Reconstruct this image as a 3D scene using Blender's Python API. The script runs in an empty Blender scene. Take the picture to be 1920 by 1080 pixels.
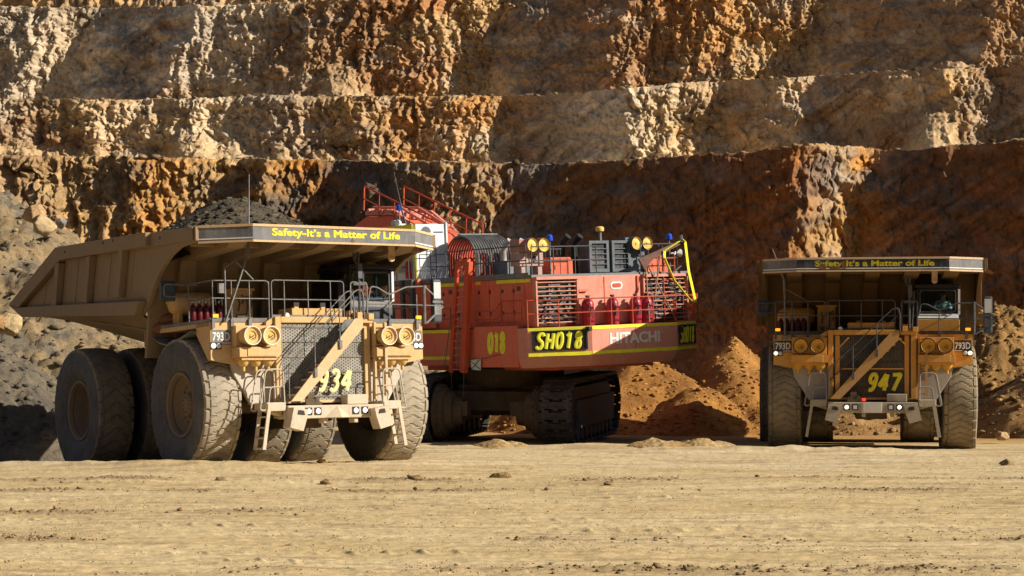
import bpy, math, random
import numpy as np
from mathutils import Vector, Matrix
R = math.radians
random.seed(7); rng = np.random.default_rng(11)
scene = bpy.context.scene
COL = scene.collection
F, HOR, CZ = 3840.0, 690.0, 2.6           # focal length in photo pixels, horizon row, eye height

# ------------------------------------------------------------------ mesh helper
class MB:
    def __init__(s): s.v = []; s.f = []; s.m = []
    def add(s, vs, fs, mi=0):
        o = len(s.v); s.v += [tuple(v) for v in vs]
        s.f += [tuple(i + o for i in f) for f in fs]; s.m += [mi] * len(fs); return s
    def bx(s, x0, x1, y0, y1, z0, z1, mi=0):
        x0, x1 = min(x0, x1), max(x0, x1); y0, y1 = min(y0, y1), max(y0, y1); z0, z1 = min(z0, z1), max(z0, z1)
        return s.add([(x0,y0,z0),(x1,y0,z0),(x1,y1,z0),(x0,y1,z0),(x0,y0,z1),(x1,y0,z1),(x1,y1,z1),(x0,y1,z1)],
                     [(0,3,2,1),(4,5,6,7),(0,1,5,4),(1,2,6,5),(2,3,7,6),(3,0,4,7)], mi)
    def obx(s, c, size, M, mi=0):
        c = Vector(c); h = Vector(size) / 2; P = []
        for z in (-1, 1):
            for x, y in ((-1,-1),(1,-1),(1,1),(-1,1)): P.append(c + M @ Vector((x*h.x, y*h.y, z*h.z)))
        return s.add(P, [(0,3,2,1),(4,5,6,7),(0,1,5,4),(1,2,6,5),(2,3,7,6),(3,0,4,7)], mi)
    def bar(s, a, b, w, h=None, mi=0):                      # square bar from a to b
        a, b = Vector(a), Vector(b); h = h or w; d = (b - a); L = d.length; d.normalize()
        u = Vector((0,0,1)) if abs(d.z) < .9 else Vector((0,1,0))
        x = d.cross(u).normalized(); z = x.cross(d)
        return s.obx((a+b)/2, (w, L, h), Matrix((x, d, z)).transposed(), mi)
    def tube(s, pts, r, n=6, mi=0, closed=False):
        P = [Vector(p) for p in pts]; k = len(P); rr = r if isinstance(r, (list, tuple)) else [r]*k
        up = None; rings = []
        for i in range(k):
            if closed: t = P[(i+1) % k] - P[i-1]
            else: t = P[min(i+1, k-1)] - P[max(i-1, 0)]
            t.normalize()
            if up is None:
                up = Vector((0,0,1)) if abs(t.z) < .9 else Vector((1,0,0))
            a = (up - t*up.dot(t)); a = a.normalized() if a.length > 1e-6 else t.orthogonal().normalized()
            up = a; b = t.cross(a)
            rings.append([P[i] + (a*math.cos(2*math.pi*j/n) + b*math.sin(2*math.pi*j/n))*rr[i] for j in range(n)])
        vs = [v for q in rings for v in q]; fs = []
        for i in range(k if closed else k-1):
            for j in range(n):
                i2 = (i+1) % k
                fs.append((i*n+j, i*n+(j+1) % n, i2*n+(j+1) % n, i2*n+j))
        if not closed: fs += [tuple(reversed(range(n))), tuple(range((k-1)*n, k*n))]
        return s.add(vs, fs, mi)
    def cyl(s, a, b, r, n=14, r2=None, mi=0): return s.tube([a, b], [r, r if r2 is None else r2], n, mi)
    def prism(s, poly, axis, a, b, mi=0):                   # poly in the two remaining axes (in x,y,z order)
        def P(p, t): q = list(p); q.insert(axis, t); return tuple(q)
        n = len(poly)
        vs = [P(p, a) for p in poly] + [P(p, b) for p in poly]
        ar = sum(poly[i][0]*poly[(i+1) % n][1] - poly[(i+1) % n][0]*poly[i][1] for i in range(n))
        flip = (ar > 0) ^ (axis == 1) ^ (b < a)
        top = tuple(range(n, 2*n)); bot = tuple(reversed(range(n)))
        fs = [bot, top] + [(i, (i+1) % n, n+(i+1) % n, n+i) for i in range(n)]
        if not flip: fs = [tuple(reversed(f)) for f in fs]
        return s.add(vs, fs, mi)
    def lathe(s, prof, o, ax, n=32, mi=0):                  # prof (radius, along-axis) from o along ax
        o = Vector(o); ax = Vector(ax).normalized(); a = ax.orthogonal().normalized(); b = ax.cross(a)
        vs = []
        for r, h in prof:
            for j in range(n):
                t = 2*math.pi*j/n; vs.append(o + ax*h + (a*math.cos(t) + b*math.sin(t))*max(r, 1e-4))
        fs = [(i*n+j, i*n+(j+1) % n, (i+1)*n+(j+1) % n, (i+1)*n+j) for i in range(len(prof)-1) for j in range(n)]
        return s.add(vs, fs, mi)
    def xf(s, M): s.v = [tuple(M @ Vector(v)) for v in s.v]; return s
    def build(s, name, mat, parent=None, bevel=0, smooth=False, ang=40):
        me = bpy.data.meshes.new(name); me.from_pydata(s.v, [], s.f)
        mats = mat if isinstance(mat, (list, tuple)) else [mat]
        for q in mats: me.materials.append(q)
        if len(mats) > 1: me.polygons.foreach_set('material_index', s.m)
        o = bpy.data.objects.new(name, me); COL.objects.link(o)
        if parent: o.parent = parent
        if smooth: me.shade_smooth(); me.set_sharp_from_angle(angle=R(ang))
        if bevel:
            b = o.modifiers.new('Bevel', 'BEVEL'); b.width = bevel; b.segments = 2; b.limit_method = 'ANGLE'; b.angle_limit = R(50)
        me.update(); return o

def tag(o, label=None, cat=None, group=None, kind=None):
    for k, v in (('label', label), ('category', cat), ('group', group), ('kind', kind)):
        if v: o[k] = v
    return o
def empty(name, loc, rot=(0,0,0)):
    o = bpy.data.objects.new(name, None); COL.objects.link(o); o.location = loc
    o.empty_display_size = .3; o.rotation_mode = 'XYZ'; o.rotation_euler = rot; return o
def np_mesh(name, V, Fq, mat, col=None, smooth=True):
    me = bpy.data.meshes.new(name); V = np.asarray(V, np.float32); Fq = np.asarray(Fq, np.int32); k = Fq.shape[1]
    me.vertices.add(len(V)); me.vertices.foreach_set('co', V.ravel())
    me.loops.add(Fq.size); me.loops.foreach_set('vertex_index', Fq.ravel())
    me.polygons.add(len(Fq)); me.polygons.foreach_set('loop_start', np.arange(0, Fq.size, k, dtype=np.int32))
    me.polygons.foreach_set('loop_total', np.full(len(Fq), k, np.int32))
    if col is not None:
        a = me.color_attributes.new('Col', 'FLOAT_COLOR', 'POINT')
        a.data.foreach_set('color', np.c_[col, np.ones(len(col))].astype(np.float32).ravel())
    me.update(calc_edges=True); me.validate()
    if smooth: me.shade_smooth()
    if mat: me.materials.append(mat)
    o = bpy.data.objects.new(name, me); COL.objects.link(o); return o
def grid_faces(nr, nc):
    i = np.arange(nr-1)[:, None]*nc + np.arange(nc-1)[None]
    return np.stack([i, i+1, i+nc+1, i+nc], -1).reshape(-1, 4)

# ------------------------------------------------------------------ noise
_p = np.arange(256); np.random.default_rng(3).shuffle(_p); _p = np.r_[_p, _p, _p]
_g = np.array([(1,1,0),(-1,1,0),(1,-1,0),(-1,-1,0),(1,0,1),(-1,0,1),(1,0,-1),(-1,0,-1),(0,1,1),(0,-1,1),(0,1,-1),(0,-1,-1),(1,1,0),(-1,1,0),(0,-1,1),(0,-1,-1)], float)
def perlin(x, y, z):
    x, y, z = np.broadcast_arrays(np.asarray(x, float), np.asarray(y, float), np.asarray(z, float))
    xi, yi, zi = (np.floor(a).astype(int) for a in (x, y, z)); xf, yf, zf = x-xi, y-yi, z-zi
    fd = lambda t: t*t*t*(t*(t*6-15)+10)
    u, v, w = fd(xf), fd(yf), fd(zf); xi &= 255; yi &= 255; zi &= 255
    out = 0
    for a in (0, 1):
        for b in (0, 1):
            for c in (0, 1):
                h = _p[_p[_p[xi+a]+yi+b]+zi+c] & 15; g = _g[h]
                d = g[..., 0]*(xf-a) + g[..., 1]*(yf-b) + g[..., 2]*(zf-c)
                out = out + d*(u if a else 1-u)*(v if b else 1-v)*(w if c else 1-w)
    return out
def fbm(x, y, z, o=4, g=.5):
    s = 0; a = 1
    for i in range(o): s = s + a*perlin(x*2**i+17*i, y*2**i, z*2**i); a *= g
    return s
def ridge(x, y, z, o=3, g=.5):
    s = 0; a = 1
    for i in range(o): s = s + a*(1-2*np.abs(perlin(x*2**i+31*i, y*2**i, z*2**i))); a *= g
    return s
_rt = np.random.default_rng(5).uniform(-1, 1, (6, 256))
def facet(x, z, seed, tilt=.7):
    """broken blocks: every cell of a jittered lattice is its own tilted plane"""
    xi, zi = np.floor(x).astype(int), np.floor(z).astype(int); best = np.full(x.shape, 9.0); out = np.zeros(x.shape)
    for a in (-1, 0, 1):
        for b in (-1, 0, 1):
            k = _p[_p[_p[(xi+a) & 255]+((zi+b) & 255)]+seed]
            dx = x-(xi+a+.5+.45*_rt[0][k]); dz = z-(zi+b+.5+.45*_rt[1][k]); d = dx*dx+dz*dz
            o = .5*_rt[2][k]+tilt*(_rt[3][k]*dx+_rt[4][k]*dz); m = d < best; best = np.where(m, d, best); out = np.where(m, o, out)
    return out
def sstep(a, b, x): t = np.clip((x-a)/(b-a), 0, 1); return t*t*(3-2*t)

# ------------------------------------------------------------------ materials
def new_mat(name):
    m = bpy.data.materials.new(name); m.use_nodes = True; nt = m.node_tree
    return m, nt, nt.nodes['Principled BSDF']
def noise_node(nt, scale, detail=6, rough=.6, vec=None, dist=0):
    n = nt.nodes.new('ShaderNodeTexNoise'); n.inputs['Scale'].default_value = scale
    n.inputs['Detail'].default_value = detail; n.inputs['Roughness'].default_value = rough; n.inputs['Distortion'].default_value = dist
    if vec: nt.links.new(vec, n.inputs['Vector'])
    return n
def ramp(nt, fac, stops):
    r = nt.nodes.new('ShaderNodeValToRGB'); cr = r.color_ramp
    while len(cr.elements) < len(stops): cr.elements.new(.5)
    for e, (p, c) in zip(cr.elements, stops): e.position = p; e.color = (*c, 1) if len(c) == 3 else c
    nt.links.new(fac, r.inputs['Fac']); return r
def mixc(nt, fac, a, b, mode='MIX'):
    m = nt.nodes.new('ShaderNodeMix'); m.data_type = 'RGBA'; m.blend_type = mode
    for sock, v in ((m.inputs['Factor'], fac), (m.inputs['A'], a), (m.inputs['B'], b)):
        if isinstance(v, (int, float)): sock.default_value = v
        elif isinstance(v, tuple): sock.default_value = (*v, 1)
        else: nt.links.new(v, sock)
    return m.outputs['Result']
def mth(nt, op, a, b=None, clamp=False):
    m = nt.nodes.new('ShaderNodeMath'); m.operation = op; m.use_clamp = clamp
    for i, v in enumerate((a, b)):
        if v is None: continue
        if isinstance(v, (int, float)): m.inputs[i].default_value = v
        else: nt.links.new(v, m.inputs[i])
    return m.outputs[0]
def bump(nt, bsdf, h, strength=.3, dist=.02):
    b = nt.nodes.new('ShaderNodeBump'); b.inputs['Strength'].default_value = strength; b.inputs['Distance'].default_value = dist
    nt.links.new(h, b.inputs['Height']); nt.links.new(b.outputs[0], bsdf.inputs['Normal'])
def objco(nt):
    return nt.nodes.new('ShaderNodeTexCoord').outputs['Object']
def paint(name, col, dust=(.42,.32,.2), amt=.4, zlo=1.2, zhi=4.2, low=.5, rough=.55, streak=True):
    """Painted steel under mine dust: dust in blotches, thicker towards the bottom of the machine, thin rain streaks and chips."""
    m, nt, b = new_mat(name); vec = objco(nt)
    sep = nt.nodes.new('ShaderNodeSeparateXYZ'); nt.links.new(vec, sep.inputs[0])
    n1 = noise_node(nt, 1.7, 7, .65, vec); n2 = noise_node(nt, 14, 4, .6, vec)
    mp = nt.nodes.new('ShaderNodeMapping'); mp.inputs['Scale'].default_value = (9, 9, .7); nt.links.new(vec, mp.inputs[0])
    n3 = noise_node(nt, 1, 4, .6, mp.outputs[0])
    hz = nt.nodes.new('ShaderNodeMapRange'); hz.inputs[1].default_value = zlo; hz.inputs[2].default_value = zhi; hz.inputs[3].default_value = low; hz.inputs[4].default_value = 0
    nt.links.new(sep.outputs[2], hz.inputs[0])
    f = mth(nt, 'ADD', mth(nt, 'MULTIPLY', n1.outputs[0], 1.3), mth(nt, 'MULTIPLY', n3.outputs[0], .55 if streak else .2))
    f = mth(nt, 'ADD', mth(nt, 'SUBTRACT', f, .92), amt)
    f = mth(nt, 'ADD', f, hz.outputs[0], True)
    c = mixc(nt, mth(nt, 'MULTIPLY', f, .95), col, dust)
    ch = ramp(nt, n2.outputs[0], [(.70, (0,0,0)), (.76, (1,1,1))])
    c = mixc(nt, mth(nt, 'MULTIPLY', ch.outputs[0], .45), c, (.09,.06,.045))
    mp2 = nt.nodes.new('ShaderNodeMapping'); mp2.inputs['Scale'].default_value = (4.5, 4.5, .5); nt.links.new(vec, mp2.inputs[0])
    n4 = noise_node(nt, 1.6, 6, .7, mp2.outputs[0], .4); st = ramp(nt, n4.outputs[0], [(.55, (0,0,0)), (.72, (1,1,1))])
    c = mixc(nt, mth(nt, 'MULTIPLY', st.outputs[0], .42 if streak else .2), c, tuple(q*.42 for q in dust))   # run-off grime
    v = ramp(nt, n2.outputs[0], [(.2, (.82,.82,.82)), (.8, (1.1,1.1,1.1))])
    c = mixc(nt, 1.0, c, v.outputs[0], 'MULTIPLY')
    nt.links.new(c, b.inputs['Base Color'])
    rr = nt.nodes.new('ShaderNodeMapRange'); rr.inputs[3].default_value = rough; rr.inputs[4].default_value = .95; nt.links.new(f, rr.inputs[0])
    nt.links.new(rr.outputs[0], b.inputs['Roughness']); b.inputs['Specular IOR Level'].default_value = .3
    bump(nt, b, n2.outputs[0], .12, .01); return m
def plain(name, col, rough=.6, metal=0, var=.25, scale=6, emit=None, es=0):
    m, nt, b = new_mat(name); n = noise_node(nt, scale, 5, .6, objco(nt))
    lo = tuple(c*(1-var) for c in col); hi = tuple(min(1, c*(1+var)) for c in col)
    r = ramp(nt, n.outputs[0], [(.3, lo), (.7, hi)]); nt.links.new(r.outputs[0], b.inputs['Base Color'])
    b.inputs['Roughness'].default_value = rough; b.inputs['Metallic'].default_value = metal; b.inputs['Specular IOR Level'].default_value = .3
    if emit: b.inputs['Emission Color'].default_value = (*emit, 1); b.inputs['Emission Strength'].default_value = es
    return m
def worn(name, col, under, amt=.5, scale=11):
    m, nt, b = new_mat(name); vec = objco(nt); n = noise_node(nt, scale, 6, .7, vec); n2 = noise_node(nt, 3, 4, .6, vec)
    f = ramp(nt, mth(nt, 'ADD', n.outputs[0], mth(nt, 'MULTIPLY', n2.outputs[0], .25)), [(.86-amt*.2, (0,0,0)), (.90-amt*.2, (1,1,1))])
    d = ramp(nt, n2.outputs[0], [(.3, tuple(c*.78 for c in col)), (.7, col)])
    nt.links.new(mixc(nt, f.outputs[0], d.outputs[0], under), b.inputs['Base Color']); b.inputs['Roughness'].default_value = .7; b.inputs['Specular IOR Level'].default_value = .25; return m
def rock_mat(name, bscale=2.5, bstr=.6, bdist=.15, lo=.55, hi=1.35):
    m, nt, b = new_mat(name); vec = objco(nt)
    at = nt.nodes.new('ShaderNodeAttribute'); at.attribute_name = 'Col'
    n1 = noise_node(nt, bscale, 9, .7, vec, .6); n2 = noise_node(nt, bscale*6, 5, .65, vec)
    v = ramp(nt, n1.outputs[0], [(.3, (lo,)*3), (.7, (hi,)*3)])
    c = mixc(nt, 1.0, at.outputs['Color'], v.outputs[0], 'MULTIPLY')
    s = ramp(nt, n2.outputs[0], [(.28, (.72,.72,.75)), (.72, (1.25,1.22,1.15))]); c = mixc(nt, 1.0, c, s.outputs[0], 'MULTIPLY')
    nt.links.new(c, b.inputs['Base Color']); b.inputs['Roughness'].default_value = .95; b.inputs['Specular IOR Level'].default_value = .12
    h = mth(nt, 'ADD', n1.outputs[0], mth(nt, 'MULTIPLY', n2.outputs[0], .35)); bump(nt, b, h, bstr, bdist); return m
def hexhole(name, col, hole, period=.06, axes=(0, 2)):
    m, nt, b = new_mat(name); vec = objco(nt)
    sep = nt.nodes.new('ShaderNodeSeparateXYZ'); nt.links.new(vec, sep.inputs[0])
    u, v = sep.outputs[axes[0]], sep.outputs[axes[1]]; k = 2*math.pi/period
    def cs(a, b_): return mth(nt, 'COSINE', mth(nt, 'ADD', mth(nt, 'MULTIPLY', u, a*k), mth(nt, 'MULTIPLY', v, b_*k)))
    s = mth(nt, 'ADD', mth(nt, 'ADD', cs(1, 0), cs(.5, .866)), cs(.5, -.866))
    r = ramp(nt, mth(nt, 'ADD', mth(nt, 'MULTIPLY', s, .22), .33), [(.42, (0,0,0)), (.52, (1,1,1))])
    n = noise_node(nt, 2.2, 6, .6, vec); d = ramp(nt, n.outputs[0], [(.35, tuple(c*.7 for c in col)), (.65, tuple(c*1.25 for c in col))])
    nt.links.new(mixc(nt, r.outputs[0], d.outputs[0], hole), b.inputs['Base Color']); b.inputs['Roughness'].default_value = .8
    return m
def glass_mat(name, tint=(.75,.85,.85), refl=.12):
    m, nt, b = new_mat(name); t = nt.nodes.new('ShaderNodeBsdfTransparent'); t.inputs[0].default_value = (*tint, 1)
    g = nt.nodes.new('ShaderNodeBsdfGlossy'); g.inputs['Roughness'].default_value = .05
    mx = nt.nodes.new('ShaderNodeMixShader'); mx.inputs[0].default_value = refl
    nt.links.new(t.outputs[0], mx.inputs[1]); nt.links.new(g.outputs[0], mx.inputs[2])
    nt.links.new(mx.outputs[0], nt.nodes['Material Output'].inputs['Surface']); return m

DUST = (.50,.37,.22)
M = {}
M['rubber'] = paint('rubber', (.06,.062,.07), (.21,.19,.165), .12, 0, 3.6, .18, .8)
M['tread'] = paint('dusty_tread', (.17,.15,.12), (.43,.36,.265), .50, 0, 3.6, .2, .9)
M['tread_dark'] = paint('dark_tread', (.10,.09,.075), (.32,.26,.18), .35, 0, 3.6, .2, .9)
M['rim_dust'] = paint('rim_dust', (.23,.15,.085), (.21,.165,.12), .55, 0, 2, .2, .8)
M['steel'] = plain('rail_steel', (.075,.078,.085), .5, .2, .3)
M['steel_lit'] = plain('lit_rail_steel', (.15,.145,.14), .5, .3, .3)  # lighter copy of the rail steel, sunlit tone put into the colour
M['black'] = plain('black_metal', (.022,.022,.024), .55)
M['navy'] = paint('dark_band', (.028,.031,.042), (.35,.31,.27), .08, 0, 1, 0, .4)
M['navy_dusty'] = paint('dusty_band', (.05,.055,.065), (.36,.34,.32), .42, 0, 1, 0, .5)
M['under'] = paint('underbody', (.06,.045,.03), (.2,.14,.08), .3, 0, 3, .3, .9)
M['white'] = plain('white_paint', (.72,.70,.66), .6, 0, .08)
M['letter_grey'] = worn('letter_grey', (.74,.72,.67), (.4,.3,.22), .2)
M['yellow_letter'] = worn('yellow_letter', (.84,.72,.05), (.16,.14,.09), .2)
M['lime'] = worn('lime_paint', (.88,.85,.05), (.12,.11,.08), .35)
M['redbottle'] = plain('red_bottle', (.09,.006,.010), .35, 0, .3)
M['lamp_on'] = plain('lamp_on', (.9,.88,.8), .3, 0, .02, 3, (1,.93,.8), .7)
M['lamp_off'] = plain('lamp_glass', (.55,.56,.56), .15, 0, .1)
M['amber'] = plain('amber_lamp', (.9,.30,.02), .3, 0, .1, 3, (1,.35,.02), .9)
M['glass'] = glass_mat('window_glass')
M['mirror_back'] = plain('mirror_shell', (.05,.06,.075), .5)
M['cab_black'] = plain('cab_shell', (.018,.018,.02), .45)
M['blue'] = plain('blue_beacon', (.02,.08,.55), .25, 0, .1)
M['skin'] = plain('skin', (.45,.26,.18), .6, 0, .08)
M['lining'] = plain('cab_lining', (.03,.07,.22), .8)

# ------------------------------------------------------------------ lettering
def text(name, s, mat, parent, x0, x1, z0, z1, y, bold=.03, shear=0, ext=.006, place=None):
    cu = bpy.data.curves.new('txt', 'FONT'); cu.body = s; cu.offset = bold; cu.shear = shear; cu.extrude = .01; cu.resolution_u = 3
    t = bpy.data.objects.new('txt', cu); COL.objects.link(t); bpy.context.view_layer.update()
    me = bpy.data.meshes.new_from_object(t.evaluated_get(bpy.context.evaluated_depsgraph_get()))
    bpy.data.objects.remove(t); bpy.data.curves.remove(cu)
    n = len(me.vertices); a = np.empty(n*3, np.float32); me.vertices.foreach_get('co', a); a = a.reshape(-1, 3)
    lo, hi = a.min(0), a.max(0); q = np.empty_like(a)
    q[:, 0] = x0 + (a[:, 0]-lo[0])/(hi[0]-lo[0])*(x1-x0); q[:, 2] = z0 + (a[:, 1]-lo[1])/(hi[1]-lo[1])*(z1-z0)
    q[:, 1] = y - (a[:, 2]-lo[2])/(hi[2]-lo[2])*ext
    if place is not None: q = np.array([tuple(place @ Vector(v)) for v in q], np.float32)
    me.vertices.foreach_set('co', q.ravel()); me.name = name; me.materials.clear(); me.materials.append(mat); me.update()
    o = bpy.data.objects.new(name, me); COL.objects.link(o); o.parent = parent; return o
STROKES = {'9': [[(.72,.62),(.55,.48),(.3,.5),(.2,.7),(.32,.93),(.6,.98),(.76,.8),(.72,.55),(.62,.25),(.42,.04),(.15,.06)]],
           '3': [[(.2,.86),(.4,.99),(.68,.93),(.72,.72),(.55,.56),(.38,.54),(.6,.48),(.7,.28),(.55,.06),(.28,.0),(.08,.12)]],
           '4': [[(.6,.99),(.3,.62),(.08,.33),(.45,.33),(.86,.34)], [(.72,.98),(.62,.5),(.55,0.0)]],
           '7': [[(.14,.95),(.5,.96),(.86,.97),(.68,.62),(.5,.3),(.36,0)]],
           'S': [[(.85,.82),(.68,.98),(.38,.96),(.22,.76),(.4,.56),(.64,.44),(.68,.2),(.45,.02),(.2,.04),(.05,.18)]],
           'H': [[(.2,1),(.16,.5),(.1,0)], [(.84,1),(.8,.5),(.74,0)], [(.14,.5),(.5,.52),(.82,.52)]],
           '0': [[(.5,.99),(.24,.82),(.16,.45),(.3,.06),(.52,.02),(.74,.22),(.82,.6),(.7,.93),(.5,.99)]],
           '1': [[(.3,.78),(.5,.9),(.6,1.0),(.55,.5),(.5,0)]],
           '8': [[(.6,.55),(.34,.7),(.4,.93),(.64,.98),(.78,.8),(.6,.55),(.34,.36),(.3,.1),(.52,.0),(.74,.16),(.74,.4),(.56,.55)]]}
def cr(pts, k=4):
    P = [Vector((*p, 0)) for p in pts]; out = []
    for i in range(len(P)-1):
        a, b, c, d = P[max(i-1,0)], P[i], P[i+1], P[min(i+2,len(P)-1)]
        for j in range(k):
            t = j/k; out.append(.5*((2*b)+(c-a)*t+(2*a-5*b+4*c-d)*t*t+(3*b-a-3*c+d)*t**3))
    return out + [P[-1]]
def brush(name, s, mat, parent, x0, x1, z0, z1, y, w=.05, slant=.22, depth=.25, place=None):
    """hand painted numerals: thick rounded brush strokes lying on a panel"""
    m = MB(); n = len(s); cw = (x1-x0)/(n*.9+.1+slant*.6)
    for i, ch in enumerate(s):
        for st in STROKES[ch]:
            pts = cr(st); h = z1-z0
            P = [(x0 + cw*(i*.9 + p.x*.86 + .05) + slant*p.y*cw*.6, 0, z0 + w + p.y*(h-2*w)) for p in pts]
            t = MB(); t.tube(P, w, 10)
            t.v = [(a, y + b*depth, c) for a, b, c in t.v]; m.add(t.v, t.f)
    if place is not None: m.xf(place)
    return m.build(name, mat, parent, smooth=True)

# ------------------------------------------------------------------ ground height
P934 = dict(loc=(-5.95, 55.43, .01), rot=(R(-2.33), R(-.4), R(33.74)))
P947 = dict(loc=(11.915, 68.0, -.03), rot=(0, 0, R(-8.5)))
def tolocal(P, X, Y):
    t = P['rot'][2]; dx, dy = X-P['loc'][0], Y-P['loc'][1]
    return dx*math.cos(t)+dy*math.sin(t), -dx*math.sin(t)+dy*math.cos(t)
def ground_base(X, Y):
    z = .09*fbm(X/11, Y/9, 1.3, 3) + .018*fbm(X/2.2, Y/1.6, 4.1, 3)
    lx, ly = tolocal(P934, X, Y)
    w934 = np.exp(-np.clip(np.abs(lx)-4.2, 0, 9)**2/3)*sstep(-4, -1, ly)*sstep(18, 12, ly)
    z = z*(1-w934*.85) + w934*(-.041*np.clip(ly, -2, 9))
    lx7, ly7 = tolocal(P947, X, Y)
    w947 = np.exp(-np.clip(np.abs(lx7)-4.2, 0, 9)**2/3)*sstep(-5, -2, ly7)*sstep(16, 10, ly7)
    z = z*(1-w947*.8) - .03*w947
    # berm pushed up in front of the left truck and low ridge in front of the right one
    z = z + .20*np.exp(-((Y-51.6+.25*(X+7))/1.1)**2)*sstep(-4.2, -6.2, X)*sstep(-22, -15, X)*(1+.25*fbm(X/1.2, Y/2, 7, 2))
    z = z - .28*sstep(-12.5, -16.5, X)*sstep(52, 57, Y)
    z = z + .15*np.exp(-((Y-63.2)/.8)**2)*sstep(3, 5, X)*sstep(13.5, 11, X)*(1+.5*fbm(X/1.1, Y/1.4, 9, 2))
    z = z + .07*np.exp(-((Y-66.5-.15*X)/.9)**2)*sstep(-7, -4, X)*sstep(8, 5, X)*(1+.9*fbm(X/1.3, Y/1.3, 12, 3))
    z = z + sstep(78, 100, Y)*.6
    return z
def windrow(X, Y):
    a = 0
    for yc, sl, wd in ((47.5, .012, .7), (43, -.02, .5), (37.2, .03, .6), (31, .015, .45), (26.5, -.01, .4), (22.5, .02, .35), (18.6, 0, .3)):
        d = Y - (yc + sl*X + .35*perlin(X/6, yc, .5))
        a = np.maximum(a, np.exp(-(d/wd)**2)*np.clip(.45+1.6*fbm(X/3.2, yc*3.1, 2.2, 3), 0, 1))
    return a
def ground_z(X, Y):
    z = ground_base(X, Y); near = sstep(62, 50, Y)
    wr = windrow(X, Y)
    z = z + near*wr*(.025 + .07*np.clip(fbm(X/.28, Y/.28, 3.3, 3), 0, 1))
    z = z + near*.030*ridge(X/4.5, Y/.30, 6.2, 2)*np.clip(.3+fbm(X/7, Y/3, 8.8, 2), 0, 1)
    z = z + .020*fbm(X/.35, Y/.3, 5.5, 3)*sstep(75, 60, Y)
    for yc, sl, sp in ((24.6, .02, .42), (20.1, -.03, .40), (18.2, -.03, .40), (28.8, .05, .5), (22.3, .04, .42), (33.5, -.02, .5), (35.2, -.02, .5), (31.0, .24, .5), (32.6, .24, .5), (27.0, -.16, .45), (45.0, .10, .6), (47.2, .10, .6), (40.5, .015, .55), (17.0, .01, .36)):   # prints of tyre lugs
        d = Y-(yc+sl*X); k = X/sp + d*.9
        lug = np.clip(1-np.abs((k % 1)-.5)*7, 0, 1)*np.exp(-(d/.16)**2)
        z = z + .055*lug*np.clip(.2+2*perlin(X/2.5, yc, 1.1), 0, 1)
    return z

# terrain: ground sheet
HEAPM = rock_mat('loose_dirt', 5, .9, .07, .65, 1.3)
def make_ground():
    u = np.unique(np.r_[np.linspace(-2600, -300, 60), np.arange(-300, 2221, 2.6), np.linspace(2221, 4600, 60)])
    py = np.r_[np.arange(1300, 1100, -5.0), np.arange(1100, 800, -.95)]
    Y = np.unique(np.r_[np.linspace(2, 15.5, 12), F*CZ/(py-HOR), np.linspace(92, 150, 26)])
    Y.sort(); YY, U = np.meshgrid(Y, u, indexing='ij'); X = (U-960)/F*YY
    Z = ground_z(X, YY); wr = windrow(X, YY)*sstep(62, 50, YY)
    a = np.clip(.5+.9*fbm(X/7, YY/2.5, 3.7, 4), 0, 1)[..., None]; b = np.clip(.5+1.1*fbm(X/2.2, YY/.7, 9.7, 3), 0, 1)[..., None]
    c = np.array((.53,.39,.195))*(1-a)+np.array((.63,.49,.28))*a; c = c*(1-.35*b)+np.array((.46,.32,.15))*.35*b
    pale = (sstep(46, 56, YY)*sstep(72, 62, YY))[..., None]*np.clip(.6+fbm(X/4, YY/3, 5.1, 3), 0, 1)[..., None]
    c = c*(1-.45*pale)+np.array((.64,.53,.36))*.45*pale
    stn = np.clip(3.0*(fbm(X/4.0, YY/.26, 21, 4, .6)-.13), 0, 1)[..., None]*.55; c = c*(1-stn)+np.array((.30,.205,.11))*stn
    d = np.clip(wr*1.2-.12, 0, 1)[..., None]*.7; c = c*(1-d)+np.array((.24,.165,.09))*d
    e = (sstep(68, 76, YY)*sstep(-8, 0, X))[..., None]; c = c*(1-e)+np.array((.42,.24,.09))*e
    V = np.stack([X, YY, Z], -1).reshape(-1, 3)
    o = np_mesh('ground', V, grid_faces(len(Y), len(u)), rock_mat('pit_floor_dirt', 3.0, .5, .03, .8, 1.15), c.reshape(-1, 3))
    return tag(o, kind='structure')

# terrain: rock terraces behind
def interp(x, pts): p = np.array(pts, float); return np.interp(x, p[:, 0], p[:, 1])
def seg_slope(u, segs):
    s = np.zeros_like(u)
    for a, b, v in segs: s[(u >= a) & (u < b)] = v
    k = np.hanning(9); k /= k.sum(); return np.convolve(np.pad(s, 4, 'edge'), k, 'valid')
def integrate(u, slope, Y0):
    Y = np.zeros_like(u); i0 = int(np.argmin(abs(u-960))); Y[i0] = Y0
    for i in range(i0, len(u)-1):
        dX = Y[i]*(u[i+1]-u[i])/F/(1-slope[i]*(u[i]-960)/F); Y[i+1] = Y[i]+slope[i]*dX
    for i in range(i0, 0, -1):
        dX = Y[i]*(u[i]-u[i-1])/F/(1-slope[i]*(u[i]-960)/F); Y[i-1] = Y[i]-slope[i]*dX
    return Y
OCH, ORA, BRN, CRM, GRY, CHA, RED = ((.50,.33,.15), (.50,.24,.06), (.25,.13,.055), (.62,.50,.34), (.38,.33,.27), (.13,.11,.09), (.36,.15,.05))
def colmap(u, lst):
    us = [a for a, _ in lst]; return np.stack([np.interp(u, us, [c[k] for _, c in lst]) for k in range(3)], -1)
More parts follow.
